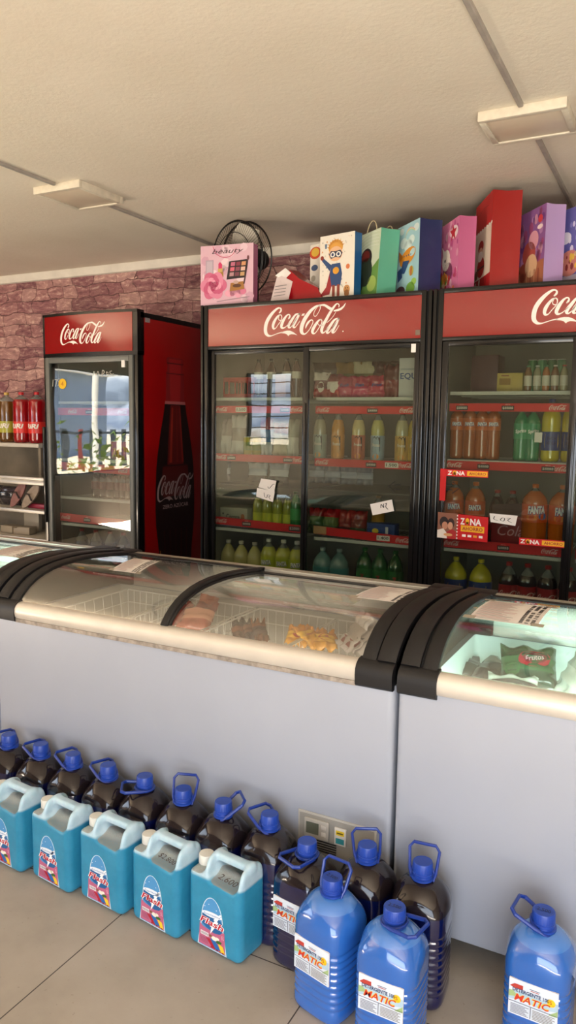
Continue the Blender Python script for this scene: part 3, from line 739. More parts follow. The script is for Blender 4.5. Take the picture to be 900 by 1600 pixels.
    a.emit(mb, (W + .0004, 0, 0), (0, 1, 0), SZ, dl=.0003); s = mb.build('bottle_print', t, smooth=False); s['label'] = 'printed dark cola bottle with white script lettering'
    mb = MB().box((W, .07, 1.967), (W + .001, .115, 1.993), mat('grey_tag', '#8c8285', .5)); mb.build('small_tag', t)
    return t
t1 = single_fridge()

# ------------------------------------------------------------------ curved-glass chest freezers
ZY = 1.80
GP = [(.020, .775), (.040, .798), (.065, .818), (.095, .836), (.13, .850), (.17, .861), (.22, .869), (.28, .873), (.36, .874), (.45, .869), (.54, .860), (.625, .850)]
def gz(y):
    for (a, b), (c, d) in zip(GP, GP[1:]):
        if y <= c: return b + (d - b) * (y - a) / (c - a)
    return GP[-1][1]
def band(mb, x0, x1, lo, hi, m, y_start=.02, y_end=.63, r=.0):
    """strip following the glass curve between x0 and x1, from offset lo to hi above it"""
    P = [p for p in GP if y_start - 1e-6 <= p[0] <= y_end]
    rings = []
    for i, (y, z) in enumerate(P):
        a = P[max(i - 1, 0)]; b = P[min(i + 1, len(P) - 1)]; t = Vector((b[0] - a[0], b[1] - a[1])).normalized(); n = Vector((-t.y, t.x))
        p = Vector((y, z)); A = p + n * lo; B = p + n * hi; e = min(.004, (x1 - x0) / 4)
        C_ = p + n * (hi - .003)
        rings.append([(x0, A.x, A.y), (x0, C_.x, C_.y), (x0 + e, B.x, B.y), (x1 - e, B.x, B.y), (x1, C_.x, C_.y), (x1, A.x, A.y)])
    mb.loft(rings, m)
tub_g = mat('freezer_tub_grey', '#aaa69d', .5, var=.05, vscale=3)
wire_w = mat('white_coated_wire', '#d9d7d0', .35)
lcd = mat('lcd_grey', '#5c6258', .3); panel_g = mat('control_panel_grey', '#a7a5a0', .45)
def freezer(x0, W, label, gl, tub, split, baskets, panel=False):
    D = .66
    t = thing('chest_freezer', label, 'freezer', (x0, ZY, 0), 0, 'row of white chest freezers')
    mb = MB(); zb = .08; zt = .722; w = .05; r = .018
    # body: outer shell with rounded upright edges, open tub inside
    def rr(x0_, x1_, y0_, y1_, rad, z, n=5):
        pts = []
        for cx, cy, a0 in ((x1_ - rad, y0_ + rad, -PI / 2), (x1_ - rad, y1_ - rad, 0), (x0_ + rad, y1_ - rad, PI / 2), (x0_ + rad, y0_ + rad, PI)):
            for k in range(n + 1): t_ = a0 + PI / 2 * k / n; pts.append((cx + rad * math.cos(t_), cy + rad * math.sin(t_), z))
        return pts
    mb.loft([rr(0.004, W - .004, .004, D, r, zb), rr(0, W, 0, D, r, zb + .004), rr(0, W, 0, D, r, zt), rr(w, W - w, w, D - w, r, zt), rr(w, W - w, w, D - w, r, .30)], steel_w, ms=[steel_w, steel_w, steel_w, tub, tub])
    mb.build('body', t, angle=50)
    for x in (.09, W - .09):
        for y in (.09, D - .09):
            c = MB().box((x - .025, y - .02, .055), (x + .025, y + .02, .08), darkrub)
            c.T = Matrix.Translation((x, y, .028)) @ Matrix.Rotation(PI / 2, 4, 'X'); c.lathe([(.004, -.014), (.026, -.014), (.028, 0), (.026, .014), (.004, .014)], darkrub, 14); c.build('caster', t)
    e = .105
    # front aluminium rail
    prof = [(.03, .722), (-.004, .722), (-.008, .728), (-.011, .742), (-.010, .755), (-.004, .766), (.006, .773), (.022, .776), (.03, .775)]
    MB().prism(prof, e, W - e, alu).build('front_rail', t)
    if tub is tub_g:
        MB().box((e, -.0065, .709), (W - e, .0, .7215), alu_w).build('worn_strip', t)
    prof = [(.620, .722), (.672, .722), (.676, .74), (.676, .846), (.670, .853), (.648, .857), (.620, .855)]
    MB().prism(prof, e, W - e, alu_r).build('rear_rail', t)
    for s, xa in ((1, 0.), (-1, W)):
        mb = MB()
        def X(u): return xa + s * u
        fr = [(.03, .710), (-.006, .710), (-.013, .716), (-.015, .742), (-.013, .758), (-.006, .770), (.008, .779), (.03, .782)]
        mb.prism(fr, min(X(.002), X(e)), max(X(.002), X(e)), black)
        band(mb, min(X(.002), X(.052)), max(X(.002), X(.052)), -.05, .014, black)
        band(mb, min(X(.052), X(.058)), max(X(.052), X(.058)), -.03, .002, darkrub)
        band(mb, min(X(.058), X(.098)), max(X(.058), X(.098)), -.02, .008, black)
        mb.box((min(X(.002), X(e)), .60, .722), (max(X(.002), X(e)), .682, .861), black, .006)
        # flank plate closing the gap below the arch
        mb.prism([(.02, .722)] + [(y, z - .01) for y, z in GP] + [(.64, .722)], min(X(.002), X(.03)), max(X(.002), X(.03)), black)
        mb.build('end_cap', t, angle=40)
    # two curved sliding lids
    for k, (a, b, off) in enumerate(((.098, split + .012, .0), (split - .012, W - .098, -.012))):
        mb = MB()
        band(mb, (b - .026) if k == 0 else a, b if k == 0 else a + .026, -.002 + off, .008 + off, black)
        mb.box((a, .594, .847 + off), (b, .622, .856 + off), black)
        lid = mb.build('sliding_lid', t)
        mb = MB(); rings = []
        P = GP
        vs = []; fs = []
        for y, z in P: vs += [(a, y, z + off), (b, y, z + off), (a, y, z + off - .004), (b, y, z + off - .004)]
        for i in range(len(P) - 1):
            q = 4 * i; fs += [(q, q + 1, q + 5, q + 4), (q + 2, q + 6, q + 7, q + 3)]
        q = 4 * (len(P) - 1); fs += [(0, 2, 3, 1), (q, q + 1, q + 3, q + 2)]
        mb.add(vs, fs, gl); mb.build('curved_glass', lid, angle=60)
    for (bx0, bx1, by0, by1, bz) in baskets:
        mb = MB(); zt_ = .705; rw = .003
        def R(z, i=0): return [(bx0 + i, by0 + i, z), (bx1 - i, by0 + i, z), (bx1 - i, by1 - i, z), (bx0 + i, by1 - i, z)]
        mb.tube(R(zt_), rw, wire_w, 6, True); mb.tube(R(zt_ - .05, .006), rw * .6, wire_w, 5, True); mb.tube(R(bz, .02), rw * .7, wire_w, 5, True)
        n = 9
        for k in range(n + 1):
            x = bx0 + (bx1 - bx0) * k / n; xb = bx0 + .02 + (bx1 - bx0 - .04) * k / n
            mb.tube([(x, by0, zt_), (xb, by0 + .02, bz), (xb, by1 - .02, bz), (x, by1, zt_)], rw * .5, wire_w, 4)
        for k in range(1, 10):
            y = by0 + (by1 - by0) * k / 10; mb.tube([(bx0, y, zt_), (bx0 + .02, y, bz), (bx1 - .02, y, bz), (bx1, y, zt_)], rw * .5, wire_w, 4)
        mb.build('wire_basket', t)
    if panel:
        px, pz, pw, ph = 1.195, .205, .235, .115
        mb = MB().box((px, -.004, pz), (px + pw, 0, pz + ph), panel_g, .0015)
        mb.box((px + .006, -.0055, pz + .006), (px + pw - .006, -.004, pz + ph - .006), mat('panel_inset', '#8e8c87', .5))
        p = mb.build('control_panel', t)
        mb = MB().box((px + .022, -.012, pz + .045), (px + .098, -.0055, pz + ph - .014), panel_g, .004); mb.box((px + .03, -.013, pz + .058), (px + .068, -.012, pz + ph - .024), lcd)
        for k in range(2): mb.lathe([(.005, 0), (.005, .001)], panel_g, 10, (0, 0)) if 0 else mb.box((px + .076, -.0135, pz + .058 + k * .02), (px + .09, -.012, pz + .070 + k * .02), mat('panel_button', '#c4c2bd', .4), .001)
        mb.build('thermostat_display', p)
        mb = MB().box((px + .115, -.0115, pz + .045), (px + .150, -.0055, pz + ph - .020), mat('panel_button', '#c4c2bd', .4), .002)
        a = Art(); a(rect2(px + .120, pz + .074, px + .145, pz + .088), '#d6b92c', 1); a(rect2(px + .120, pz + .050, px + .145, pz + .066), '#2a7d86', 1); a(rect2(px + .123, pz + .079, px + .142, pz + .083), '#5a4d10', 2)
        a.emit(mb, (0, -.0115, 0), SX, SZ); mb.build('rating_label', p)
        mb = MB()
        for k in range(5): mb.box((px + .03, -.008, pz + .010 + k * .007), (px + .12, -.0055, pz + .0125 + k * .007), black)
        mb.build('vent_slots', p)
    return t
def tub_fill(x0, e, col):
    area('freezer_tub_fill', (x0 + .72, ZY + .075, .700), (x0 + .72, ZY + .42, .35), 1.2, .02, e, col)
tub_fill(-2.09, 3.2, (1, .93, .85)); tub_fill(-.615, 7, (.85, 1, .96)); tub_fill(-3.565, 7, (.85, 1, .96))  # unseen lamps added to brighten the tub interiors, weakest in the middle freezer
FA = freezer(-2.09, 1.465, 'white chest freezer with smoked glass lids, directly behind the dark blue jugs', g_frz, tub_g, .715,
             [(.40, .70, .09, .60, .52), (.72, 1.03, .09, .60, .52), (1.04, 1.34, .09, .60, .52), (.09, .38, .09, .60, .52)], True)
FB = freezer(-.615, 1.465, 'white chest freezer at the right edge with greenish glass and dark food bags inside', g_frz_r, liner_w, .9, [])
FC = freezer(-3.565, 1.465, 'white chest freezer at the left edge, only its greenish glass lid corner showing', g_frz_r, liner_w, .6, [(.75, 1.05, .09, .60, .52), (1.07, 1.34, .09, .60, .52)])

def price_list(parent, xa, xb, ya, yb, skew, label, dark_cols=3):
    """paper sheet taped on the curved glass; local x,y in the freezer's frame"""
    mb = MB(); N = 10; lift = .0016
    def pt(u, v, l=0):
        y = ya + (yb - ya) * v; return (xa + (xb - xa) * u + skew * v, y, gz(y) + lift + l)
    vs = []; fs = []
    for i in range(N + 1):
        for u in (0, 1): vs += [pt(u, i / N), pt(u, i / N, -.0009)]
        if i: b = 4 * i; fs += [(b - 4, b - 2, b + 2, b), (b - 3, b + 1, b + 3, b - 1)]
    mb.add(vs, fs, paper)
    grey_l = mat('faint_grey_print', '#8c8587', .7); red_l = mat('faint_red_print', '#c08a8a', .7)
    rnd = random.Random(int(xa * 1000)); n = 24
    def bar(u0, u1, v0, v1, m, l=.0006): mb.add([pt(u0, v0, l), pt(u1, v0, l), pt(u1, v1, l), pt(u0, v1, l)], [(0, 1, 2, 3)], m)
    for k in range(n):
        v = .04 + .92 * k / n
        bar(.04, .04 + rnd.uniform(.35, .62), v, v + .009, red_l if k % 3 else grey_l)
        u = .72
        for q in range(3):
            if rnd.random() < .85: bar(u + q * .085, u + q * .085 + .055, v - .004, v + .020, ink)
    s = mb.build('price_list', parent, smooth=False); s['label'] = label
    tp = mat('clear_tape', '#b9b0a0', .25)
    for u, v in ((.0, .98), (1.0, .98), (.0, .02), (1., .02)):
        mb = MB(); mb.add([pt(u - .09, v - .05, .0012), pt(u + .09, v - .05, .0012), pt(u + .09, v + .05, .0012), pt(u - .09, v + .05, .0012)], [(0, 1, 2, 3)], tp)
        mb.build('tape', s, smooth=False)
price_list(FA, 1.225, 1.410 - .02, .285, .525, .0, 'printed price list taped inside the right end of the lid')
price_list(FA, .32, .44, .235, .475, -.09, 'printed price list taped at the left end of the lid')
price_list(FB, .118, .30, .235, .50, .0, 'printed price list with large black figures taped to the lid')
price_list(FC, 1.17, 1.35, .235, .475, -.05, 'printed price list taped near the end of the lid')

# frozen food ---------------------------------------------------------------
def pouch(name, w, h, th, cols, label=None, cat='frozen food bag', group=None, art=None, seed=0, loc=(0, 0, 0), rot=(0, 0, 0), crimp=.018, n=12, mfull=None):
    """filled plastic pouch standing in local x,z with crimped ends"""
    rnd = random.Random(seed); mb = MB(); F = []; ph = [rnd.uniform(0, 6) for _ in range(6)]
    def T(u, v):
        e = (1 - abs(2 * u - 1) ** 3.2) * (1 - abs(2 * v - 1) ** 4) if 0 < v < 1 else 0
        return th / 2 * max(e, 0) * (1 + .18 * math.sin(9 * u + ph[0]) * math.sin(7 * v + ph[1]))
    def P(u, v, sd):
        wob = .012 * math.sin(14 * u + ph[2]) * (1 - math.sin(PI * v)) + .004 * math.sin(23 * v + ph[3])
        pin = 1 - .05 * math.sin(PI * v)
        return ((u - .5) * w * pin, sd * (T(u, v) + .0012) + wob, v * h)
    vs = []
    for sd in (-1, 1):
        for j in range(n + 1):
            for i in range(n + 1): vs.append(P(i / n, j / n, sd))
    S = (n + 1) ** 2; M_ = [mat(f'wrap_{c.strip("#")}', c, .22, coat=.5) for c in cols]
    for k, m in enumerate(M_):
        fs = []
        for j in range(n):
            band_ = min(len(cols) - 1, int(j / n * len(cols)))
            if band_ != k: continue
            for i in range(n):
                a = j * (n + 1) + i
                fs.append((a, a + 1, a + n + 2, a + n + 1)); fs.append((S + a, S + a + n + 1, S + a + n + 2, S + a + 1))
                if i == 0: fs.append((a, a + n + 1, S + a + n + 1, S + a))
                if i == n - 1: fs.append((a + 1, S + a + 1, S + a + n + 2, a + n + 2))
                if j == 0: fs.append((a, S + a, S + a + 1, a + 1))
                if j == n - 1: fs.append((a + n + 1, a + n + 2, S + a + n + 2, S + a + n + 1))
        base = len(mb.v); mb.add(vs, fs, m)
    if art:
        for (av, af), m, ly in art.items:
            mb.add([(lambda q: (q[0], q[1] - .0012 * ly, q[2]))(P(x, z, -1)) for x, z in av], af, paint(m) if isinstance(m, str) else m)
    o = mb.build(name, None, loc, rot, angle=70)
    if label: tag(o, label, cat, group)
    return o
def frz(px, py, z, name, w, h, th, cols, label, rot, art=None, seed=0, group='frozen food in the freezers', cat='frozen food bag', dz=0):
    w *= .72; h *= .72; th *= .72
    d = ray(px, py); k = (z - CAMH) / d[2]
    return pouch(name, w, h, th, cols, label, cat, group, art, seed, (d[0] * k, d[1] * k, z + dz), rot)
def meat_bag(): return ['#8c3b2a', '#b86a4a', '#a04a33']
R_ = math.radians
frz(300, 985, .655, 'frozen_food_bag', .17, .20, .05, ['#a85b48', '#c98d72', '#8f4236'], 'reddish frozen meat bag at the left of the right-hand lid', (R_(-62), 0, R_(15)), seed=1)
frz(318, 968, .655, 'frozen_food_bag', .10, .13, .03, ['#9a4a3c', '#b9735c'], 'small brown-red bag standing up behind the frozen meat bag', (R_(-20), R_(15), R_(30)), seed=2)
frz(272, 975, .655, 'frozen_food_bag', .13, .15, .04, ['#8a3a2c', '#7b2a24'], 'dark red frozen bag left of the black lid divider', (R_(-62), 0, R_(-10)), seed=3)
for i, (dx, c) in enumerate(((375, ['#5b3a33', '#84503c', '#3c3033']), (395, ['#3e3236', '#6b4436', '#2f2b30']), (410, ['#70442e', '#4d3b3c', '#8a5a3e']))):
    frz(dx, 999 + i * 2, .655 + i * .012, 'sausage_pack', .07, .17, .025, c, ['leftmost dark vacuum pack of sausages in the second basket', 'middle dark vacuum pack of sausages in the second basket', 'rightmost brown vacuum pack of sausages in the second basket'][i], (R_(-72), 0, R_(38)), seed=5 + i, cat='sausage pack', group='dark sausage packs in the freezer')
for i, (px, py, r) in enumerate(((462, 1009, 20), (485, 1012, -12), (508, 1014, 35), (495, 1004, 70))):
    a = Art(); a(ell2(.5, .5, .28, .16), '#c23a1c', 1)
    frz(px, py, .668 + i * .012, 'yellow_food_bag', .11, .13, .03, ['#e8a51e', '#f0b92c', '#d98d18'], ['yellow frozen food bag at the left of the yellow pile', 'yellow frozen food bag in the middle of the yellow pile', 'yellow frozen food bag at the right of the yellow pile', 'yellow frozen food bag on top of the yellow pile'][i], (R_(-70), R_(8), R_(r)), art=a, seed=10 + i, group='yellow frozen bags in the basket')
for i in range(6):
    a = Art(); a(rect2(.08, .12, .92, .30), '#8a2f33', 1); a(rect2(.08, .36, .92, .42), '#3a3236', 1); a(rect2(.08, .60, .92, .66), '#8c8583', 1)
    frz(536 + i * 10, 1014 + i * 1.5, .655, 'striped_pack', .16, .20, .018, ['#cfc6c0', '#b8aea6', '#d8d0ca'], 'pale striped frozen pack, ' + ['first', 'second', 'third', 'fourth', 'fifth', 'last'][i] + ' from the left beside the right end of the smoked lid', (R_(-38 - 3 * i), 0, R_(-48)), art=a, seed=20 + i, group='pale striped packs leaning in the freezer')
# right freezer
frz(718, 1058, .62, 'frozen_food_bag', .24, .20, .07, ['#3c4440', '#20252a', '#2c3338'], 'black and grey frozen food bag at the left of the right freezer', (R_(-80), 0, R_(25)), seed=31)
frz(762, 1068, .62, 'frozen_food_bag', .22, .20, .07, ['#1d2226', '#39403f', '#8d8a80'], 'dark frozen food bag with grey print, second from left in the right freezer', (R_(-76), 0, R_(-15)), seed=32)
a = Art(); a(ell2(.60, .62, .30, .22, .3), '#c21d33', 1); a(ell2(.60, .62, .24, .12, .3), '#7d1222', 2); a(textw('Frutos', .36, .10, .60, .62, shear=.3, rot=.3), '#e9b5bb', 3); a(ell2(.2, .35, .14, .16), '#2c6b33', 1)
frz(826, 1074, .63, 'vegetable_bag', .23, .19, .07, ['#1a3b26', '#2c5c33', '#1e4a2a'], 'green frozen vegetable bag with a red patch standing in the right freezer', (R_(-48), 0, R_(14)), art=a, seed=33, cat='vegetable bag')
frz(846, 1048, .63, 'frozen_food_bag', .15, .15, .05, ['#7a1524', '#b02439', '#c42b42'], 'crimson frozen food bag behind the green vegetable bag', (R_(-40), 0, R_(5)), seed=34)
frz(800, 1084, .64, 'frozen_food_bag', .20, .13, .04, ['#bdb9ab', '#2a2f31', '#d3cfc4'], 'black and white wrapped frozen bag at the front of the right freezer', (R_(-78), 0, R_(10)), seed=35)
for i in range(4):
    frz(874 + i * 16, 1090 + i * 5, .62, 'frozen_sheet_pack', .19, .20, .022, ['#c9cbc0', '#d9d2c4', '#b9b7aa'], 'clear pack of pale frozen dough, ' + ['first', 'second', 'third', 'last'][i] + ' from left in the right freezer', (R_(-30), 0, R_(-62)), seed=40 + i, group='clear dough packs in the right freezer', cat='frozen pack')

# ------------------------------------------------------------------ five-litre detergent jugs
cap_blue = mat('royal_blue_cap', '#1c3f9c', .38, sss=.0, var=.06, vscale=40)
handle_blue = mat('blue_plastic_handle', '#163488', .35)
navy = mat('navy_liquid_in_clear_pet', '#060a3c', .10, coat=1, spec=.6)
clear_film = mat('empty_neck_of_clear_pet', '#1c1518', .12, coat=.22, spec=.4, alpha=.97)
sky_liq = mat('sky_blue_detergent', '#2a62b4', .16, coat=.9, var=.05, vscale=5)
sky_top = mat('sky_blue_detergent_shoulder', '#3f76bf', .14, coat=1)
HJ = .325
def superring(hx, hy, z, p, n=44, flute=0.):
    pts = []
    for k in range(n):
        t = 2 * PI * k / n; c, s = math.cos(t), math.sin(t)
        r = (abs(c / hx) ** p + abs(s / hy) ** p) ** (-1 / p)
        r *= 1 + flute * math.cos(8 * t)
        pts.append((r * c, r * s, z))
    return pts
def jug_width(z):
    """half width of the jug at height z"""
    if z < .20:
        b = .0725
        if z < .012: b = .060 + .0125 * (z / .012) ** .5
        if .03 < z < .185: b -= .0022 * (.5 - .5 * math.cos((z - .03) / .0172 * 2 * PI))
        return b
    t = min(1, (z - .20) / .085)
    return .0725 * (1 - t ** 2.3) ** .62 * (1 - .0) + .0205 * t ** 1.5
def jug_body(liquid, top, level, name='bottle_body'):
    mb = MB(); zs = [0.0, .001, .004, .008, .014, .022] + [.03 + .0172 / 6 * k for k in range(1, 55)] + [.19, .195, .20, .207, .215, .223, .231, .239, .247, .254, .261, .267, .272, .276, .280, .284, .290]
    zs = sorted(set([z for z in zs if abs(z - level) > .0015] + [level, level + .0006]))
    rings = []; ms = []
    for z in zs:
        w = jug_width(z) if z > 0 else .05
        p = 4.2 if z < .2 else max(2., 4.2 - 2.2 * (z - .2) / .06)
        fl = .016 * math.sin(PI * min(1, max(0, (z - .205) / .07)))
        if z >= .284: w = .0185; p = 2; fl = 0
        rings.append(superring(w, w, z, p, 48, fl)); ms.append(liquid if z <= level else top)
    return mb.loft(rings, liquid, ms=ms)
def det_label(art_scale=1.):
    W, H = .104, .084; a = Art()
    a(rect2(0, 0, W, H), '#d3dce6', 1)
    a(poly2([(0, .034), (.03, .040), (.07, .034), (W, .042), (W, .060), (.06, .056), (.03, .060), (0, .052)]), '#a9c3d4', 2)
    a(poly2([(0, .040), (.02, .046), (.01, .056), (0, .056)]), '#9cb47c', 3); a(poly2([(.085, .028), (W, .030), (W, .044)]), '#9cb47c', 3)
    a(poly2([(.002, .066), (.012, .074), (.03, .074), (.030, .064), (.014, .062)]), '#b23a30', 3)
    a(rect2(.044, .0715, .066, .0728), '#3b4a6c', 3); a(rect2(.046, .068, .064, .0695), '#b23a30', 3)
    a(textw('DETERGENTE 100', .078, .0088, .047, .0605, bold=.03), '#2b3f66', 4)
    a(textw('MATIC', .076, .0165, .050, .0445, shear=.25, bold=.045), '#f2c53a', 4)
    a(textw('MATIC', .076, .0165, .0507, .0440, shear=.25, bold=.012), '#c4321d', 5)
    a(ell2(.090, .058, .0088, n=20), '#f0c21c', 4); a(text2('5', .0085, bold=.02, cx=.089, cy=.059), '#b2601a', 5); a(text2('Lt', .003, cx=.094, cy=.054), '#b2601a', 5)
    a(rect2(0, .0305, W, .0318), '#3a3f63', 3); a(rect2(.047, .003, .0485, .030), '#3f4358', 3)
    for k in range(7):
        a(rect2(.005, .004 + k * .0034, .044 - .004 * (k % 3), .0054 + k * .0034), '#6b6f7c', 3); a(rect2(.052, .004 + k * .0034, .099 - .005 * (k % 2), .0054 + k * .0034), '#7a7468', 3)
    return a
def jug(name, liquid, top, level, label_on, cap_txt):
    t = thing(name, 'x', 'detergent jug')
    jug_body(liquid, top, level).build('bottle_body', t, angle=50)
    mb = MB()
    mb.lathe([(.0185, .283), (.0285, .284), (.029, .2885), (.024, .290), (.0235, .2955)], cap_blue, 28)
    mb.build('neck_ring', t)
    mb = MB(); n = 56; rings = []
    for z, r in ((.2945, .0245), (.296, .0255), (.299, .0255), (.300, .0240), (.302, .0240), (.3035, .0258), (.322, .0252), (.3245, .0238), (.325, .0215), (.3243, .0205), (.3243, .002)):
        rings.append([((r - (.0007 if (k % 2 and .303 < z < .3225) else 0)) * math.cos(2 * PI * k / n), (r - (.0007 if (k % 2 and .303 < z < .3225) else 0)) * math.sin(2 * PI * k / n), z) for k in range(n)])
    mb.loft(rings, cap_blue)
    if cap_txt:
        a = Art(); a(textw(cap_txt, .030, .011, 0, 0), ink, 1); a.emit(mb, (0, 0, .3243), (1, 0, 0), (0, 1, 0), dl=.0007)
    mb.build('cap', t, angle=30)
    h = MB(); w0, w1, L_ = .030, .038, .070
    h.tube([(w0, 0, 0), (w0 + .003, .01, 0), (w1, L_ - .012, 0), (w1 - .010, L_, 0), (-w1 + .010, L_, 0), (-w1, L_ - .012, 0), (-w0 - .003, .01, 0), (-w0, 0, 0)], .0040, handle_blue, 8, flat=1.25)
    h.tube([(.030 * math.cos(k * PI / 10), .030 * math.sin(k * PI / 10), 0) for k in range(20)], .0028, handle_blue, 8, True)
    ho = h.build('handle', t, (0, 0, .2895))
    if label_on:
        mb = MB(); a = det_label(); dep = .0733
        mb.box((-.052, -dep - .0003, .108), (.052, -dep + .003, .192), paper)
        a.emit(mb, (-.052, -dep - .0003, .108), SX, SZ, dl=.00035); mb.build('label', t, smooth=False)
    return t
def set_jug(t, first, loc, rz, label, group, head, elev, sc=1.0):
    o = place(t, first, (loc[0] * .994, loc[1] * .994, 0) if loc[1] > 1.69 else loc, rz, label, group, scale=(.97, .97, 1.05) if loc[1] > 1.69 else None)
    for c in o.children:
        if c.name.startswith('handle'): c.rotation_euler = Euler((elev, 0, head), 'XYZ')
    return o
jd = jug('detergent_jug', navy, clear_film, .226, False, None)
jdl = jug('detergent_jug', navy, clear_film, .236, True, None)
jl = jug('detergent_jug', sky_liq, sky_top, .262, True, '2.500')
ords = ['leftmost', 'second from the left', 'third from the left', 'fourth from the left', 'fifth from the left', 'sixth from the left', 'seventh from the left', 'eighth from the left']
dark = [(-1.968, 1.735), (-1.818, 1.733), (-1.672, 1.728), (-1.523, 1.724), (-1.378, 1.722), (-1.230, 1.713), (-1.088, 1.708), (-.940, 1.712)]
hd = [(1.2, .35), (1.25, .30), (1.2, .38), (1.15, .32), (2.2, .04), (.35, .95), (-.75, .62), (1.1, .42)]
for i, (x, y) in enumerate(dark):
    set_jug(jd, i == 0, (x, y, 0), random.uniform(-.04, .04), f'dark navy detergent jug, {ords[i]} of the eight behind the teal canisters', 'dark blue detergent jugs along the freezer', *hd[i])
set_jug(jd, False, (-.648, 1.700, 0), -.05, 'dark navy detergent jug in front of the freezer control panel, handle folded behind its cap', 'dark blue detergent jugs along the freezer', .5, .75)
set_jug(jd, False, (-.501, 1.697, 0), .06, 'dark navy detergent jug rightmost of the dark ones, standing at the joint of two freezers', 'dark blue detergent jugs along the freezer', 0.05, 1.25)
set_jug(jdl, True, (-.797, 1.655, 0), R_(-9), 'dark navy detergent jug showing a white label beside the last teal canister', 'dark blue detergent jugs along the freezer', 2.9, .03)
set_jug(jl, True, (-.676, 1.545, 0), R_(-14), 'sky blue detergent jug with raised handle, left of the two in front', 'sky blue detergent jugs', .1, 1.15)
set_jug(jl, False, (-.507, 1.512, 0), R_(-1), 'sky blue detergent jug in front with its handle folded to the right', 'sky blue detergent jugs', -1.75, .12)
set_jug(jl, False, (-.209, 1.660, 0), R_(-2), 'sky blue detergent jug standing alone at the lower right corner', 'sky blue detergent jugs', 1.5, .45)

# ------------------------------------------------------------------ softener canisters (implicit surface, meshed)
def surface_net(F, lo, hi, h):
    nx, ny, nz = [int(math.ceil((b - a) / h)) + 1 for a, b in zip(lo, hi)]
    X, Y, Z = np.meshgrid(*[lo[i] + h * np.arange(n) for i, n in enumerate((nx, ny, nz))], indexing='ij')
    D = F(X, Y, Z); S = D < 0
    acc = np.zeros((nx - 1, ny - 1, nz - 1, 3)); cnt = np.zeros((nx - 1, ny - 1, nz - 1))
    cor = [(i, j, k) for i in (0, 1) for j in (0, 1) for k in (0, 1)]
    def sl(A, c): return A[c[0]:nx - 1 + c[0], c[1]:ny - 1 + c[1], c[2]:nz - 1 + c[2]]
    for a in cor:
        for ax in range(3):
            if a[ax] == 0:
                b = list(a); b[ax] = 1; b = tuple(b); da, db = sl(D, a), sl(D, b); x = (da < 0) != (db < 0)
                t = np.where(x, da / np.where(x, da - db, 1), 0)
                p = np.array(a)[None, None, None, :] + np.zeros(acc.shape); p[..., ax] += t
                acc += np.where(x[..., None], p, 0); cnt += x
    act = cnt > 0; idx = -np.ones(act.shape, int); idx[act] = np.arange(act.sum())
    I = np.argwhere(act); vs = np.array(lo) + h * (I + acc[act] / cnt[act][:, None]); fs = []
    for ax in range(3):
        b, c = [q for q in range(3) if q != ax]
        a0 = S[tuple(slice(0, -1) if q == ax else slice(None) for q in range(3))]; a1 = S[tuple(slice(1, None) if q == ax else slice(None) for q in range(3))]
        for e in np.argwhere(a0 != a1):
            if e[b] == 0 or e[c] == 0 or e[b] >= act.shape[b] or e[c] >= act.shape[c]: continue
            q = []
            for db, dc in ((-1, -1), (0, -1), (0, 0), (-1, 0)):
                g = e.copy(); g[b] += db; g[c] += dc; q.append(int(idx[tuple(g)]))
            if min(q) >= 0: fs.append(tuple(q))
    return [tuple(v) for v in vs], fs
def smin(a, b, k): h = np.clip(.5 + .5 * (b - a) / k, 0, 1); return b + (a - b) * h - k * h * (1 - h)
def smax(a, b, k): return -smin(-a, -b, k)
def rbox(X, Y, Z, c, s, r):
    q = [np.abs(A - c[i]) - (s[i] - r) for i, A in enumerate((X, Y, Z))]
    return np.sqrt(sum(np.maximum(a, 0) ** 2 for a in q)) + np.minimum(np.maximum(np.maximum(q[0], q[1]), q[2]), 0) - r
def can_sdf(X, Y, Z):
    taper = 1 + .0 * Z
    d = rbox(X, Y, Z, (0, 0, .129), (.090, .056, .129), .021)
    # low shoulder on the cap side, S-curved up to the grip
    d = smax(d, -rbox(X, Y, Z, (-.085, 0, .262), (.048, .2, .052), .018), .014)
    # bevelled rear and front shoulders near the top
    d = smax(d, (np.abs(Y) - .056 + (Z - .215) * .55) / 1.14, .012)
    # hand opening through front and back, deepest towards the right
    cz = .232 - .10 * (X - .0) - .012 * np.exp(-(Y / .03) ** 2) * 0 + .016 * np.exp(-(Y / .028) ** 2)
    d = smax(d, -rbox(X, Y, Z - cz + .232, (.026, 0, .240), (.050, .2, .042), .022), .010)
    # grip bar
    d = smin(d, rbox(X, Y, Z, (.028, 0, .2475), (.062, .0145, .0105), .008), .012)
    # shallow panel recess on the flanks
    return d
cv, cf = surface_net(can_sdf, (-.1, -.068, -.006), (.1, .068, .27), .0036)
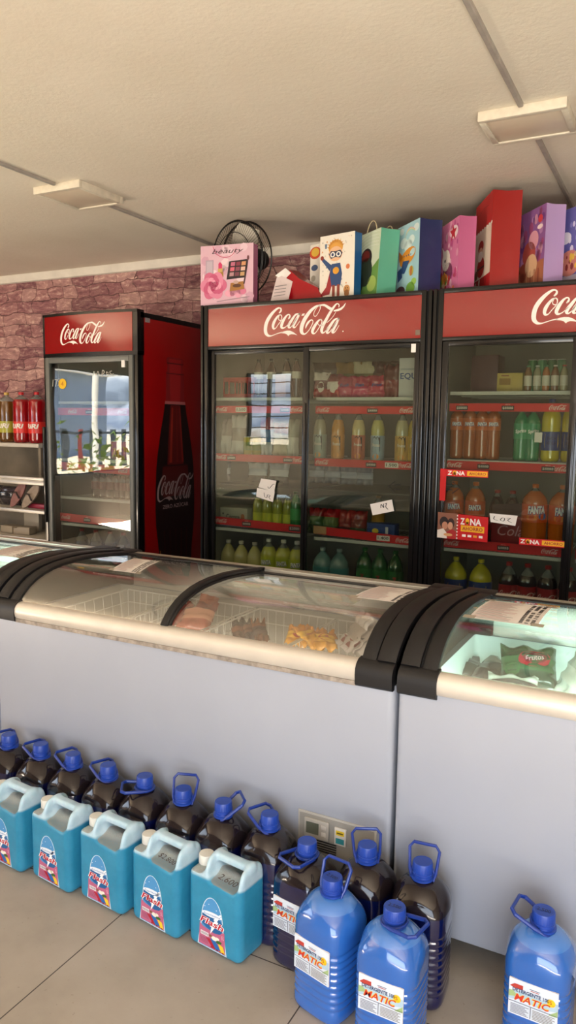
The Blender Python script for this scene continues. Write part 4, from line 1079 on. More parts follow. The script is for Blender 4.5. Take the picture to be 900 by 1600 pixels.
def can_mat():
    m, nt, N, L, b = node_mat('teal_softener_in_milky_plastic')
    tc = N.new('ShaderNodeTexCoord'); o = tc.outputs['Object']; sp = N.new('ShaderNodeSeparateXYZ'); L.new(o, sp.inputs[0])
    n = noise(N, L, o, 9, 3); z = mnode(N, L, 'MULTIPLY_ADD', n, .006, sp.outputs[2])
    f = N.new('ShaderNodeMapRange'); f.inputs[1].default_value = .204; f.inputs[2].default_value = .212; L.new(z, f.inputs[0])
    n2 = noise(N, L, o, 14, 6, .7)
    milky = ramp(N, L, n2, [(.3, '#9cbccd'), (.7, '#bfd5e0')]); teal = ramp(N, L, n2, [(.3, '#267fa3'), (.7, '#348fb4')])
    c = mixc(N, L, f.outputs[0], teal, milky)
    # dust lying on the upward-facing plastic under the grip
    g = N.new('ShaderNodeNewGeometry'); s2 = N.new('ShaderNodeSeparateXYZ'); L.new(g.outputs['Normal'], s2.inputs[0])
    n3 = noise(N, L, o, 260, 3, .7)
    up = mnode(N, L, 'GREATER_THAN', s2.outputs[2], .80); du = mnode(N, L, 'MULTIPLY', up, mnode(N, L, 'LESS_THAN', sp.outputs[2], .235)); du = mnode(N, L, 'MULTIPLY', du, mnode(N, L, 'MULTIPLY_ADD', n3, .6, .35))
    c = mixc(N, L, du, c, '#8c8474')
    L.new(c, b.inputs['Base Color']); b.inputs['Roughness'].default_value = .32
    b.inputs['Subsurface Weight'].default_value = .35; b.inputs['Subsurface Radius'].default_value = (.01, .03, .035); b.inputs['Subsurface Scale'].default_value = .6
    return m
can_m = can_mat(); milk_cap = mat('milky_white_cap', '#dcdcd4', .45, var=.06, vscale=60)
def flash_label():
    a = Art(); H = .150; W = .058
    def bullet(k, dz=0):
        pts = []
        hw = W / 2 * k
        for q in range(0, 25):
            t = PI * q / 24; pts.append((math.cos(t) * hw * .74, .080 + math.sin(t) * (H - .082) * (1 - (1 - k) * .35)))
        return [(hw, .002 + (1 - k) * .03)] + pts + [(-hw, .002 + (1 - k) * .03)]
    a(poly2(bullet(1.0)), '#cfe0ec', 1); a(poly2(bullet(.93)), '#4a8fc4', 2)
    # lower rosy half
    a(poly2([(-.0265, .006), (.0265, .006), (.0245, .066), (.018, .062), (.0, .054), (-.018, .058), (-.0245, .066)]), '#b65f80', 3)
    a(poly2([(-.0235, .072), (-.012, .060), (.004, .052), (.016, .056), (.022, .068), (.021, .088), (.010, .103), (-.006, .106), (-.019, .094)]), '#1c5c94', 4)
    a(ell2(0, .101, .020, .0075, .1), '#dfe8f2', 5); a(textw('Suavizante', .033, .0055, 0, .1005, shear=.2, rot=.12), '#3560a0', 6)
    a(poly2([(.016, .112), (.019, .112), (.010, .088), (.013, .087), (-.003, .046), (-.001, .066), (-.004, .067), (.006, .088), (.003, .089)]), '#f2f5f7', 5)
    a(textw('Flash', .049, .0190, 0, .078, shear=.2, bold=.075, rot=-.06), '#f5eef0', 6)
    a(textw('Flash', .046, .0175, 0, .078, shear=.2, bold=.022, rot=-.06), '#b1122b', 7)
    a(rect2(-.0225, .034, -.0065, .045), '#e4dfe2', 5)
    for k in range(6): a(rect2(-.021 + k * .0025, .036, -.0198 + k * .0025, .043), '#54505a', 6)
    for k in range(4): a(rect2(-.0235, .014 + k * .004, -.007, .0155 + k * .004), '#8c4a66', 5)
    a(poly2([(-.012, .030), (-.004, .032), (.012, .010), (.002, .008)]), '#a8152c', 5)
    a(poly2([(-.004, .034), (.006, .034), (.018, .012), (.008, .009)]), '#1f62a8', 6)
    a(poly2([(.012, .030), (.022, .026), (.026, .008), (.018, .009)]), '#e6c22e', 6)
    a(ell2(.005, .038, .0055, .006), '#eee9da', 7); a(ell2(.011, .041, .004, .004), '#eee9da', 7); a(ell2(.014, .033, .006, .004, .4), '#35662c', 7); a(ell2(-.002, .041, .0035, .003), '#7a5a2c', 7)
    for k in range(5): a(ell2(.0 + k * .0055, .0105 - k * .0006, .0022), ['#8b1a2a', '#a83a1c', '#7a1a2c', '#b5641e', '#8b1a2a'][k], 8)
    a(textw('5 L', .004, .010, .0215, .050), '#f0dfe8', 5)
    for x, z in ((-.006, .127), (.009, .119), (-.014, .118)): a(ell2(x, z, .0009), '#f5f8fa', 5)
    return a
def canister():
    t = thing('softener_canister', 'x', 'canister')
    MB().add(cv, cf, can_m).build('canister_body', t, angle=180, fix=True)
    mb = MB(); n = 40; rings = []
    for z, r in ((.196, .019), (.210, .019), (.2105, .0218), (.233, .0214), (.2355, .0200), (.236, .002)):
        rings.append([(-.070 + (r - (.0006 if (k % 2 and .2102 < z < .234) else 0)) * math.cos(2 * PI * k / n), .0 + (r - (.0006 if (k % 2 and .2102 < z < .234) else 0)) * math.sin(2 * PI * k / n), z) for k in range(n)])
    mb.loft(rings, milk_cap); mb.build('screw_cap', t)
    mb = MB(); a = flash_label(); a.emit(mb, (-.003, -.0562, .012), (1.72, 0, 0), SZ, dl=.0002, n=(0, -1, 0))
    mb.build('label', t, smooth=False)
    return t
cn = canister()
cx_ = [-1.805, -1.600, -1.400, -1.203, -1.006]
for i, x in enumerate(cx_):
    o = place(cn, i == 0, (x, 1.597 + [.014, .010, .006, .002, 0][i], 0), R_([-6, -7, -6, -8, -7][i]), f'teal softener canister with white cap, {["leftmost", "second from the left", "third from the left", "fourth from the left", "rightmost"][i]} of the five on the floor', 'teal softener canisters')
    if i >= 3:
        mb = MB(); a = Art(); a(textw('2.600' if i == 4 else '$2.800', .060, .018, 0, 0, shear=.2), mat('brown_marker', '#4b3f3a', .7), 1)
        sq = Vector((0, 1, -.15)).normalized()
        a.emit(mb, (.030, -.030, .2075), (.995, 0, -.10), (0, .98, .25), dl=.0012); mb.build('marker_price', o, smooth=False)

# ------------------------------------------------------------------ goods in the fridges
def liq(h, a=1.): return mat('drink_' + h.strip('#'), h, .12, coat=1, spec=.6, alpha=a)
clear_pet = mat('clear_pet', '#b9c0bb', .08, coat=1, alpha=.38)
def bottle(name, cat, r, h, col, cap, lab=None, art=None, fill=.86, lab_z=(.30, .58), n=20, capr=.014, shoulder=.62):
    """round drinks bottle: petaloid foot, waisted body, ogive shoulder, cap, wrap label"""
    t = thing(name, 'x', cat)
    P = [(.55, 0), (.86, .004), (.97, .03), (1, .07), (.985, .16), (1, .24), (1, lab_z[1] - .02)]
    zs = shoulder
    P += [(1, zs)] + [((1 - (q / 7) ** 1.9) * (1 - capr / r * .8) + capr / r * .8, zs + (.93 - zs) * q / 7) for q in range(1, 8)] + [(capr / r * .8, .955)]
    prof = [(a * r, b * h) for a, b in P]; ms = [liq(col) if b / 1 <= fill else clear_pet for a, b in P]
    MB().lathe(prof, liq(col), n, ms=ms).build('bottle_body', t, angle=50)
    mb = MB(); mb.lathe([(capr, h * .945), (capr * 1.04, h * .95), (capr * 1.04, h * .993), (capr * .9, h)], mat('cap_' + cap.strip('#'), cap, .4), 16); mb.build('cap', t)
    if lab:
        z0, z1 = lab_z[0] * h, lab_z[1] * h; rr = r * 1.012
        mb = MB(); mb.lathe([(rr * .985, z0), (rr, z0 + .001), (rr, z1 - .001), (rr * .985, z1)], mat('wrap_' + lab.strip('#'), lab, .35, coat=.3), 28, cap=False)
        if art:
            for (vs, fs), m, ly in art.items:
                mb.add([((rr + .0005 * ly) * math.sin(u / rr), -(rr + .0005 * ly) * math.cos(u / rr), z0 + v) for u, v in vs], fs, m)
        mb.build('label', t, smooth=False)
    return t
def tart(txt, w, h, z, col, shear=.2, bold=.03, shadow=None, rot=0, extra=()):
    a = Art()
    for sh, c, l in extra: a(sh, c, l)
    if shadow: a(textw(txt, w * 1.03, h * 1.1, .001, z - .001, shear, bold * 2, rot), shadow, 2)
    a(textw(txt, w, h, 0, z, shear, bold, rot), col, 3); return a
def cola_art(w, z):
    a = Art(); cola(a, 0, z, w, white_logo, 2, tall=1.2); return a
ORD = ['leftmost'] + [w + ' from left' for w in ('second', 'third', 'fourth', 'fifth', 'sixth', 'seventh', 'eighth')]
def row(proto, pxs, py, Y, z, desc, where, group, rz=R_(12)):
    for i, px in enumerate(pxs):
        x = onY(px, py, Y).x
        place(proto, i == 0, (x, Y, z), rz + random.uniform(-.15, .15), f'{desc}, {ORD[i]} {where}' if len(pxs) > 1 else f'{desc} {where}', group)
SZH = .012
YB = FY + .15
fanta = lambda lab='#e8641c': tart('FANTA', .072, .030, .045, '#f2f2f4', .1, .05, '#1c3f9a', .06)
# middle fridge, left bay
z_ = .795 + SZH
row(bottle('lemonade_bottle', 'bottle', .045, .30, '#c6bd7a', '#d9d6c8', None, None, .92, shoulder=.66), (357, 377, 398), 870, YB, .422, 'plain pale yellow bottle without label', 'at the bottom of the middle fridge', 'unlabelled yellow bottles at the bottom')
row(bottle('lemonade_bottle', 'bottle', .046, .33, '#c3c24a', '#e2e3dc', '#b7c21c', tart('FANTA', .06, .026, .05, '#f2f2f4', .1, .05, '#1c3f9a', .06, [(ell2(-.01, .02, .014, .01), '#e5dc3a', 1), (ell2(.02, .018, .012, .009), '#5f8f1e', 1)]), lab_z=(.46, .70), shoulder=.71), (420, 443, 464), 870, YB, .422, 'labelled yellow-green bottle', 'of three at the bottom of the middle fridge', 'yellow-green soda bottles')
def carton(name, cat, w, d, h, col, art=None, lab='x', loc=(0, 0, 0), rz=0, group=None, m=None):
    mb = MB().box((-w / 2, 0, 0), (w / 2, d, h), m or mat('box_' + col.strip('#'), col, .5), .002)
    if art: art.emit(mb, (-w / 2, 0, 0), SX, SZ)
    o = mb.build(name, None, loc, (0, 0, rz)); tag(o, lab, cat, group); return o
a = Art(); a(textw('Corona', .09, .030, .085, .055, shear=.0, bold=.02), '#2a2c3a', 1); a(poly2([(.135, .02), (.165, .02), (.160, .07), (.150, .075), (.140, .07)]), '#b4663a', 1); a(rect2(.0, .0, .18, .012), '#7a96b4', 1); a(ell2(.02, .07, .006), '#3a3a48', 1)
carton('beer_box', 'box', .18, .2, .105, '#b9b6a4', a, 'pale cardboard beer box printed Corona behind the left door of the middle fridge', (onY(365, 810, FY + .12).x, FY + .12, .807))
a = Art()
row(bottle('beer_bottle', 'bottle', .029, .20, '#9aa02a', '#2c2c2c', '#c8cf3a', None, .8, capr=.011, lab_z=(.2, .45)), (403, 418, 434, 450), 790, YB, z_, 'green-yellow small bottle', 'beside the beer box on the lower shelf', 'small green-yellow bottles')
row(bottle('soda_bottle', 'bottle', .030, .22, '#1f7a3c', '#1f5a2c', '#2c9a4c', None, .9), (462,), 790, YB - .02, z_, 'green soda bottle', 'at the right end of the shelf with the small yellow-green bottles', None)
# second level left bay: pouches, cans
zz = 1.205 + SZH
for i, (px, c, w, h) in enumerate(((338, ['#9a9088', '#c9c3b9'], .08, .17), (352, ['#d6d2cc', '#b9aaa2'], .08, .20), (372, ['#e2dfda', '#bcb0a8', '#e6e2dd'], .09, .22), (415, ['#c5cfd6', '#2f78b4', '#9c2f3c'], .08, .21), (438, ['#d0c8b0', '#8c8a72', '#a8553a'], .09, .18), (457, ['#cfd0c8', '#a9ab9c'], .07, .20))):
    x = onY(px, 680, FY + .16).x
    pouch('milk_pouch', w, h, .05, c, ['grey pouch at the left end of the second shelf in the left bay', 'off-white pouch second on the second shelf of the left bay', 'tall white pouch with a torn top beside the yellow cans', 'blue and red topped pouch right of the yellow cans', 'cream and brown pouch near the right end of the left bay', 'pale pouch at the right end of the second shelf, left bay'][i], 'pouch', 'pouches on the second shelf of the middle fridge', None, 50 + i, (x, FY + .16, zz), (R_(-6), 0, R_(8)))
def can(name, col, top='#b9bcbe', lab=None, h=.12, r=.032, art=None):
    t = thing(name, 'x', 'can')
    MB().lathe([(r * .82, 0), (r, .008), (r, h - .012), (r * .86, h - .002)], mat('tin_' + col.strip('#'), col, .25, metal=.3, coat=.4), 20).build('can_body', t)
    MB().lathe([(r * .88, h - .003), (r * .88, h), (r * .80, h), (r * .79, h - .004)], mat('tin_' + top.strip('#'), top, .3, metal=.8), 20).build('lid', t)
    if lab: 
        mb = MB(); mb.lathe([(r * 1.005, h * .25), (r * 1.005, h * .7)], mat('tin_' + lab.strip('#'), lab, .3), 20, cap=False); mb.build('label', t)
    return t
row(can('drink_can', '#c7b81c', lab='#7a8c1c', h=.10, r=.028), (388, 401), 700, FY + .14, zz, 'yellow-green can', 'on the second shelf of the middle fridge', 'yellow cans')
# third level left bay: bags with labels + trays
for i, (px, c) in enumerate(((345, ['#6b6f7c', '#cdd3dc', '#8c8f96']), (402, ['#5a5048', '#c9d4e2', '#d8dde4']), (435, ['#4b4640', '#dfe3ea', '#b9c2cf']))):
    pouch('ham_pack', .12, .11, .03, c, ['foil ham pack at the left of the upper price cards', 'blue and white ham pack above the taped cards', 'white ham pack right of the taped cards'][i], 'food pack', 'hanging ham packs', None, 60 + i, (onY(px, 735, FY + .2).x, FY + .2, 1.06), (R_(-10), 0, R_(5)))
mb = MB().box((0, 0, 0), (.56, .5, .006), mat('dim_glass_shelf', '#8a9488', .1, coat=1, alpha=.5)); g_ = mb.build('glass_shelf', t2, (.062, .09, 1.045))
# top level left bay: crate, small bottles, carton
crm = mat('red_crate', '#b32622', .4)
mb = MB(); W_, D_, H_ = .20, .16, .11
for (a0, a1) in (((0, 0), (W_, .006)), ((0, D_ - .006), (W_, D_)), ((0, 0), (.006, D_)), ((W_ - .006, 0), (W_, D_))):
    mb.box((a0[0], a0[1], 0), (a1[0], a1[1], .02), crm).box((a0[0], a0[1], H_ - .022), (a1[0], a1[1], H_), crm)
for k in range(6):
    mb.box((W_ * k / 5 - (.006 if k else 0), 0, .02), (W_ * k / 5 + (.0 if k else .006), .006, H_ - .02), crm).box((W_ * k / 5 - (.006 if k else 0), D_ - .006, .02), (W_ * k / 5 + (.0 if k else .006), D_, H_ - .02), crm)
mb.box((0, 0, 0), (W_, D_, .004), crm)
tag(mb.build('crate', None, (-2.325 + .02, FY + .10, 1.532)), 'red slatted plastic crate on the top shelf of the middle fridge', 'crate')
row(bottle('liqueur_bottle', 'bottle', .026, .21, '#4a3530', '#222222', '#ded9cf', None, .9, capr=.011, lab_z=(.48, .66)), (404, 424, 448, 463), 600, YB, 1.532, 'white-labelled dark bottle', 'on the top shelf of the middle fridge', 'white-labelled dark bottles')
carton('juice_carton', 'carton', .065, .065, .12, '#b98a80', None, 'dusty pink carton on the top shelf in front of the dark bottles', (onY(438, 615, FY + .085).x, FY + .085, 1.532))
# middle fridge, right bay
for i, (px, c, w, h, txt) in enumerate(((503, ['#a31c28', '#5a1a24', '#e4d9d2'], .10, .13, None), (522, ['#b31f2e', '#e9dcd6', '#7a1a28'], .09, .12, None), (540, ['#c02c5c', '#a01d4a'], .10, .11, 'Fruit'), (563, ['#c93165', '#b0264f'], .10, .11, 'Flan'), (590, ['#c1234f', '#ab1c3f'], .11, .11, 'Frut'), (612, ['#7c1f24', '#5b1a1c'], .10, .17, None))):
    a = Art()
    if txt: a(textw(txt, .5, .16, .5, .55, .2, .03, .1), '#28408c', 1)
    elif i < 2: a(ell2(.5, .4, .2, .22), '#efe4dc', 1)
    pouch('candy_bag', w, h, .045, c, 'red-pink sweet bag on the top shelf of the middle fridge, ' + ORD[i], 'sweet bag', 'sweet bags on the top shelf', a, 70 + i, (onY(px, 610, FY + .13).x, FY + .13, 1.532), (R_(-4), 0, R_(6)))
for i, (px, c) in enumerate(((510, ['#3c4a28', '#2c2620']), (545, ['#8c7a24', '#5f5a22', '#8a6a2c']), (572, ['#8a2a22', '#6f6a34', '#c9c0a0']), (602, ['#3a1a1c', '#5f1f24', '#44181c']))):
    pouch('crisps_bag', .15, .19, .06, c, 'large dark snack bag behind the sweet bags, ' + ORD[i] + ' of four', 'snack bag', 'snack bags behind the sweets', None, 80 + i, (onY(px, 600, FY + .25).x, FY + .25, 1.532), (0, 0, R_(6)))
a = Art(); a(textw('EQU', .085, .035, .05, .10, bold=.02), '#2f4a8c', 1); a(rect2(.01, .13, .09, .14), '#a9aeb8', 1)
carton('white_box', 'box', .10, .12, .19, '#c9cacc', a, 'white box with blue lettering on the top shelf of the middle fridge', (onY(638, 600, FY + .10).x, FY + .10, 1.532))
def juice(col, lab): return bottle('juice_bottle', 'bottle', .035, .245, col, '#3a3a34', lab, tart('Frutas', .040, .016, .075, '#dcd6c8', .1, .02, extra=[(poly2([(-.022, .04), (.022, .04), (.022, .12), (.016, .11), (.008, .12), (0, .11), (-.008, .12), (-.016, .11), (-.022, .12)]), '#22201e', 1), (ell2(0, .016, .016, .014), '#e8962a', 1)]), .8, lab_z=(.02, .52), shoulder=.60)
for i, (px, c, l) in enumerate(((500, '#a8a48c', '#9aa8a0'), (528, '#c88a24', '#c9892c'), (560, '#d0c08a', '#c2694a'), (590, '#b8b46a', '#8fa8b8'), (628, '#b9b48c', '#c9a04a'), (648, '#c0a63a', '#c9a42c'))):
    row(juice(c, l), (px,), 690, FY + .12, 1.212, ['pale', 'amber', 'cream', 'yellow-green', 'pale gold', 'bright gold'][i] + ' juice bottle with black label', ['at the left end', '', '', '', '', 'at the right end'][i] + ' of the juice row' if i in (0, 5) else ['', 'second', 'third', 'fourth', 'fifth', ''][i] + ' in the middle fridge juice row', 'juice bottles with black labels')
for i, px in enumerate((495, 520, 545, 570)):
    pouch('labelled_bag', .095, .10, .03, ['#7e8490', '#b9c0d0', '#8a90a0'], 'blue-white labelled bag hanging under the second strip, ' + ORD[i] + ' of four', 'food pack', 'blue-white labelled bags', None, 90 + i, (onY(px, 748, FY + .2).x, FY + .2, 1.075), (0, 0, R_(4)))
for i, px in enumerate((494, 516, 540, 560)):
    pouch('salad_bag', .095, .14, .06, [['#2f4a28', '#4b6a3a', '#8c1f24'], ['#3a5a30', '#6a7c4a', '#b02228'], ['#4a2420', '#8c1c20', '#a82a28'], ['#3c5a34', '#7a2a24', '#9a1f22']][i], 'green and red vegetable bag low in the middle fridge, ' + ORD[i] + ' of four', 'vegetable bag', 'vegetable bags on the lower shelf', None, 100 + i, (onY(px, 780, FY + .16).x, FY + .16, .802), (R_(-10), 0, 0))
a = Art(); a(ell2(.045, .045, .018, .014), '#e0c42c', 1); a(rect2(.10, .02, .115, .07), '#d8d8dc', 1)
row(bottle('oil_bottle', 'bottle', .036, .22, '#b0802a', '#7a5a1c', None, None, .8), (592,), 770, FY + .22, .802, 'amber oil bottle', 'standing behind the blue box', None)
carton('blue_box', 'box', .15, .07, .085, '#1c3f84', a, 'blue box with a yellow mark on the lower shelf behind the tilted price card', (onY(596, 790, FY + .13).x, FY + .13, .802))
mb = MB().box((0, 0, 0), (.54, .5, .006), MC['dim_glass_shelf']); mb.build('glass_shelf', t2, (.682, .09, 1.045))
water = bottle('water_bottle', 'bottle', .052, .31, '#6f9a9a', '#9ab0ae', '#3f8c94', tart('agua', .05, .012, .05, '#2a3c44', .1, .02), .99, lab_z=(.40, .68), shoulder=.70)
row(water, (504, 530), 880, YB, .422, 'clear water bottle with teal label', 'at the bottom of the middle fridge', 'water bottles')
gb = bottle('green_soda_bottle', 'bottle', .044, .33, '#1c5a2a', '#1f6a2c', '#1f6a30', tart('7', .02, .03, .05, '#b0202c', 0, .05), .95, lab_z=(.40, .68), shoulder=.70)
row(gb, (570, 594, 618), 880, YB, .422, 'dark green soda bottle', 'at the bottom of the middle fridge', 'green soda bottles')
# right fridge
row(bottle('iced_tea_bottle', 'bottle', .033, .25, '#a8561c', '#d87020', '#c8672a', tart('FANTA', .045, .018, .03, '#e8e6ea', .1, .05, '#1c3f9a'), .9, lab_z=(.55, .78), shoulder=.80), (713, 733, 752, 770), 700, FY + .14, 1.237, 'amber orange-soda bottle', 'on the second shelf of the right fridge', 'orange soda bottles on the second shelf')
row(bottle('lemon_soda_bottle', 'bottle', .034, .24, '#1f8a5c', '#2c7ac0', '#2f9a6c', tart('Sprite', .050, .022, .035, '#eef2ee', .1, .03, rot=.12), .9, lab_z=(.42, .72), shoulder=.72), (814, 832), 680, FY + .13, 1.237, 'green lemon-lime soda bottle', 'of the pair in the right fridge', 'green lemon-lime bottles')
inca = lambda: tart('INCA', .040, .015, .056, '#1c2a5c', 0, .03, extra=[(poly2([(-.030, .012), (.030, .012), (.034, .030), (.030, .076), (-.030, .076), (-.034, .030)]), '#e2c32a', 1), (textw('KOLA', .040, .015, 0, .034, 0, .03), '#1c2a5c', 3)])
row(bottle('yellow_soda_bottle', 'bottle', .042, .285, '#c9b81e', '#2a4a9c', '#23418c', inca(), .9, lab_z=(.18, .48), shoulder=.68), (860, 892), 690, FY + .14, 1.237, 'blue-labelled yellow bottle', 'on the second shelf of the right fridge', 'yellow soda bottles, second shelf')
row(bottle('orange_soda_bottle', 'bottle', .048, .32, '#c86418', '#d87020', '#d2591c', tart('FANTA', .060, .026, .040, '#eeeef2', .1, .05, '#1c3f9a', .05), .9, lab_z=(.50, .72), shoulder=.73), (709, 742), 800, FY + .13, .807, 'medium orange soda bottle', 'of the pair behind the ZONA AHORRO poster', 'orange soda bottles on the lower shelf')
row(bottle('orange_soda_bottle', 'bottle', .058, .325, '#c8641a', '#d87020', '#e05a1c', tart('FANTA', .078, .036, .060, '#f2f2f6', .1, .05, '#1c3f9a', .05, [(ell2(.03, .03, .02, .016), '#3a78c8', 1), (ell2(-.02, .025, .024, .016), '#f08a2c', 1)]), .9, lab_z=(.46, .72), shoulder=.73), (835, 878), 800, FY + .12, .807, 'large orange soda bottle', 'of two at the right of the lower shelf', 'large orange soda bottles')
a = Art(); a(poly2([(0, .17), (.17, .17), (.17, .235), (0, .22)]), '#3a1a20', 1); a(textw('Cola', .12, .05, .09, .10, shear=.3), '#c8a0a4', 1)
row(bottle('cola_bottle', 'bottle', .040, .28, '#2a1014', '#a81c20', '#9c1a20', cola_art(.08, .045), .88), (776, 800), 800, FY + .22, .807, 'dark cola bottle', 'of the pair behind the red soda pack', 'cola bottles behind the red pack')
carton('soda_multipack', 'soda pack', .16, .10, .20, '#8e1a22', a, 'red shrink-wrapped soda pack in the middle of the lower shelf of the right fridge', (onY(797, 800, FY + .12).x, FY + .10, .807))
row(bottle('yellow_soda_bottle', 'bottle', .055, .33, '#c2bd1c', '#c9c02a', '#23418c', inca(), .9, lab_z=(.40, .68), shoulder=.70), (712, 751), 900, FY + .14, .422, 'large blue-labelled yellow bottle', 'at the bottom of the right fridge', 'large yellow soda bottles')
row(bottle('cola_bottle', 'bottle', .045, .33, '#160a0c', '#b01c20', '#a81c24', cola_art(.11, .052), .80, lab_z=(.38, .68), shoulder=.70), (795, 824, 856, 889), 900, FY + .14, .422, 'dark cola bottle with red label', 'at the bottom of the right fridge', 'cola bottles at the bottom')
carton('purple_box', 'box', .125, .14, .17, '#3a1220', None, 'dark purple box on the top shelf of the right fridge', (onY(757, 580, FY + .12).x, FY + .12, 1.557))
a = Art(); a(rect2(.012, .03, .063, .06), '#8a6a2a', 1); a(rect2(.02, .07, .055, .075), '#7a2a1c', 1)
for i, px in enumerate((788, 808)):
    carton('yellow_box', 'box', .070 if i == 0 else .05, .08, .085, '#b9a458', a if i == 0 else None, ['wider yellow box beside the dark purple box on the top shelf', 'narrower yellow box on the top shelf, next to the small bottles'][i], (onY(px, 597, FY + .12).x, FY + .12, 1.557), group='yellow boxes on the top shelf')
for i in range(5):
    row(bottle('small_bottle', 'bottle', .017, .115, ['#7a5a3a', '#8a8a70', '#a8683a', '#6a4a30', '#9a9478'][i], ['#3a8a5a', '#c0c4c0', '#2f7a4c', '#c8c8c4', '#b0302c'][i], '#c9c4b8', None, .9, capr=.009, lab_z=(.2, .6)), (825 + i * 14,), 595, FY + .10, 1.557, ['brown', 'grey', 'rust', 'dark brown', 'beige'][i] + ' small seasoning bottle', 'at the right of the top shelf in the right fridge', 'small seasoning bottles')
for i in range(4):
    row(can('tuna_jar', ['#3f8c5c', '#4a9a6c', '#3a7c54', '#5aa078'][i], h=.15, r=.022), (832 + i * 15,), 575, FY + .22, 1.557, ['leftmost', 'second', 'third', 'rightmost'][i] + ' green tin', 'behind the small seasoning bottles', 'green tins behind the seasoning')
# single fridge: packs of cans, bottles
row(can('cola_can', '#a8141c', h=.115, r=.026), (180, 189, 198), 715, FY + .12, 1.157, 'red soda can', 'on the second shelf of the single fridge', 'red cans')
row(bottle('small_cola_bottle', 'bottle', .027, .17, '#1a0c0e', '#a81c20', '#5f1a20', None, .8, capr=.011), (150, 161, 172, 183, 194, 203), 760, FY + .13, .917, 'small dark cola bottle', 'on the middle shelf of the single fridge', 'small cola bottles')
row(bottle('cola_bottle', 'bottle', .045, .28, '#1a1012', '#8a1c20', '#4a4446', None, .72), (128, 150, 172, 193), 835, FY + .14, .422, 'large dark cola bottle', 'at the bottom of the single fridge', 'large cola bottles in the single fridge')

# ------------------------------------------------------------------ gift bags on the fridges
def gift_bag(label, cx, cy, alpha, w, g, h, front, side, art, handles=(), lean=0., flare=1.0, z=2.0255):
    """corner (cx,cy) is the front right bottom corner; the picture runs away from it towards heading alpha"""
    t = thing('gift_bag', label, 'gift bag', (cx, cy, z), R_(alpha - 90), 'gift bags on top of the fridges')
    mb = MB(); N = 6; cr = g * .10; top = g * flare
    def L(y, zz): return y
    fm_ = mat('bag_' + front.strip('#'), front, .32, coat=.3); sm_ = mat('bag_' + side.strip('#'), side, .34, coat=.3)
    wf = .0015
    sk = lean * h
    v = lambda x, y, zz: (x, y + sk * zz / h, zz)
    # picture face, back face, creased gussets, floor; inner faces give the paper its thickness
    gt = g * flare
    mb.add([v(-w, 0, 0), v(0, 0, 0), v(0, 0, h), v(-w, 0, h)], [(0, 1, 2, 3)], fm_)
    mb.add([v(-w, g, 0), v(0, g, 0), v(0, gt, h), v(-w, gt, h)], [(0, 3, 2, 1)], sm_)
    for x, s in ((0, -1), (-w, 1)):
        mb.add([v(x, 0, 0), v(x, g, 0), v(x, gt, h), v(x, 0, h), v(x + s * cr, gt / 2, h), v(x + s * cr * .7, g / 2, h * .35), v(x, g / 2, 0)],
               [(0, 6, 5), (6, 1, 5), (1, 2, 4, 5), (0, 5, 4, 3)], sm_)
    mb.add([v(-w, 0, 0), v(0, 0, 0), v(0, g, 0), v(-w, g, 0)], [(0, 1, 2, 3)], sm_)
    inner = [v(-w + wf, wf, h), v(-wf, wf, h), v(-wf - cr, gt / 2, h), v(-wf, gt - wf, h), v(-w + wf, gt - wf, h), v(-w + wf + cr, gt / 2, h)]
    bot = [v(-w + wf, wf, .004), v(-wf, wf, .004), v(-wf, g / 2, .004), v(-wf, g - wf, .004), v(-w + wf, g - wf, .004), v(-w + wf, g / 2, .004)]
    mb.add(inner + bot, [(i, (i + 1) % 6, 6 + (i + 1) % 6, 6 + i) for i in range(6)] + [tuple(range(6, 12))], sm_)
    body = mb.build('bag_body', t, angle=20, fix=False)
    if art:
        mb = MB(); n = Vector((0, -1, 0))
        art.emit(mb, (-w, 0, 0), SX, SZ, fn=lambda x, zz, l: v(-w + x * w, -l, zz * h), dl=.0005); mb.build('printed_picture', t, smooth=False)
    for hx, col, lean_, hh in handles:
        mb = MB(); c = .10 * w / .24
        pts = [(-w / 2 + c * math.cos(q) * (1 if hx else 1) * .55, gt * hx + lean_ * math.sin(q) * hh, h - .02 + (hh) * math.sin(q)) for q in [PI * k / 12 for k in range(13)]]
        mb.tube([v(*p) for p in pts], .0026, mat('cord_' + col.strip('#'), col, .7), 6); mb.build('handle', t)
    return t
def stars(a, rnd, n, cols, x0=.05, x1=.95, y0=.05, y1=.95, s=.02, ly=2, asp=1.):
    for _ in range(n):
        x, y = rnd.uniform(x0, x1), rnd.uniform(y0, y1); q = s * rnd.uniform(.5, 1.3)
        a(ell2(x, y, q, q * asp, n=7), rnd.choice(cols), ly)
    return a
rn = random.Random(3)
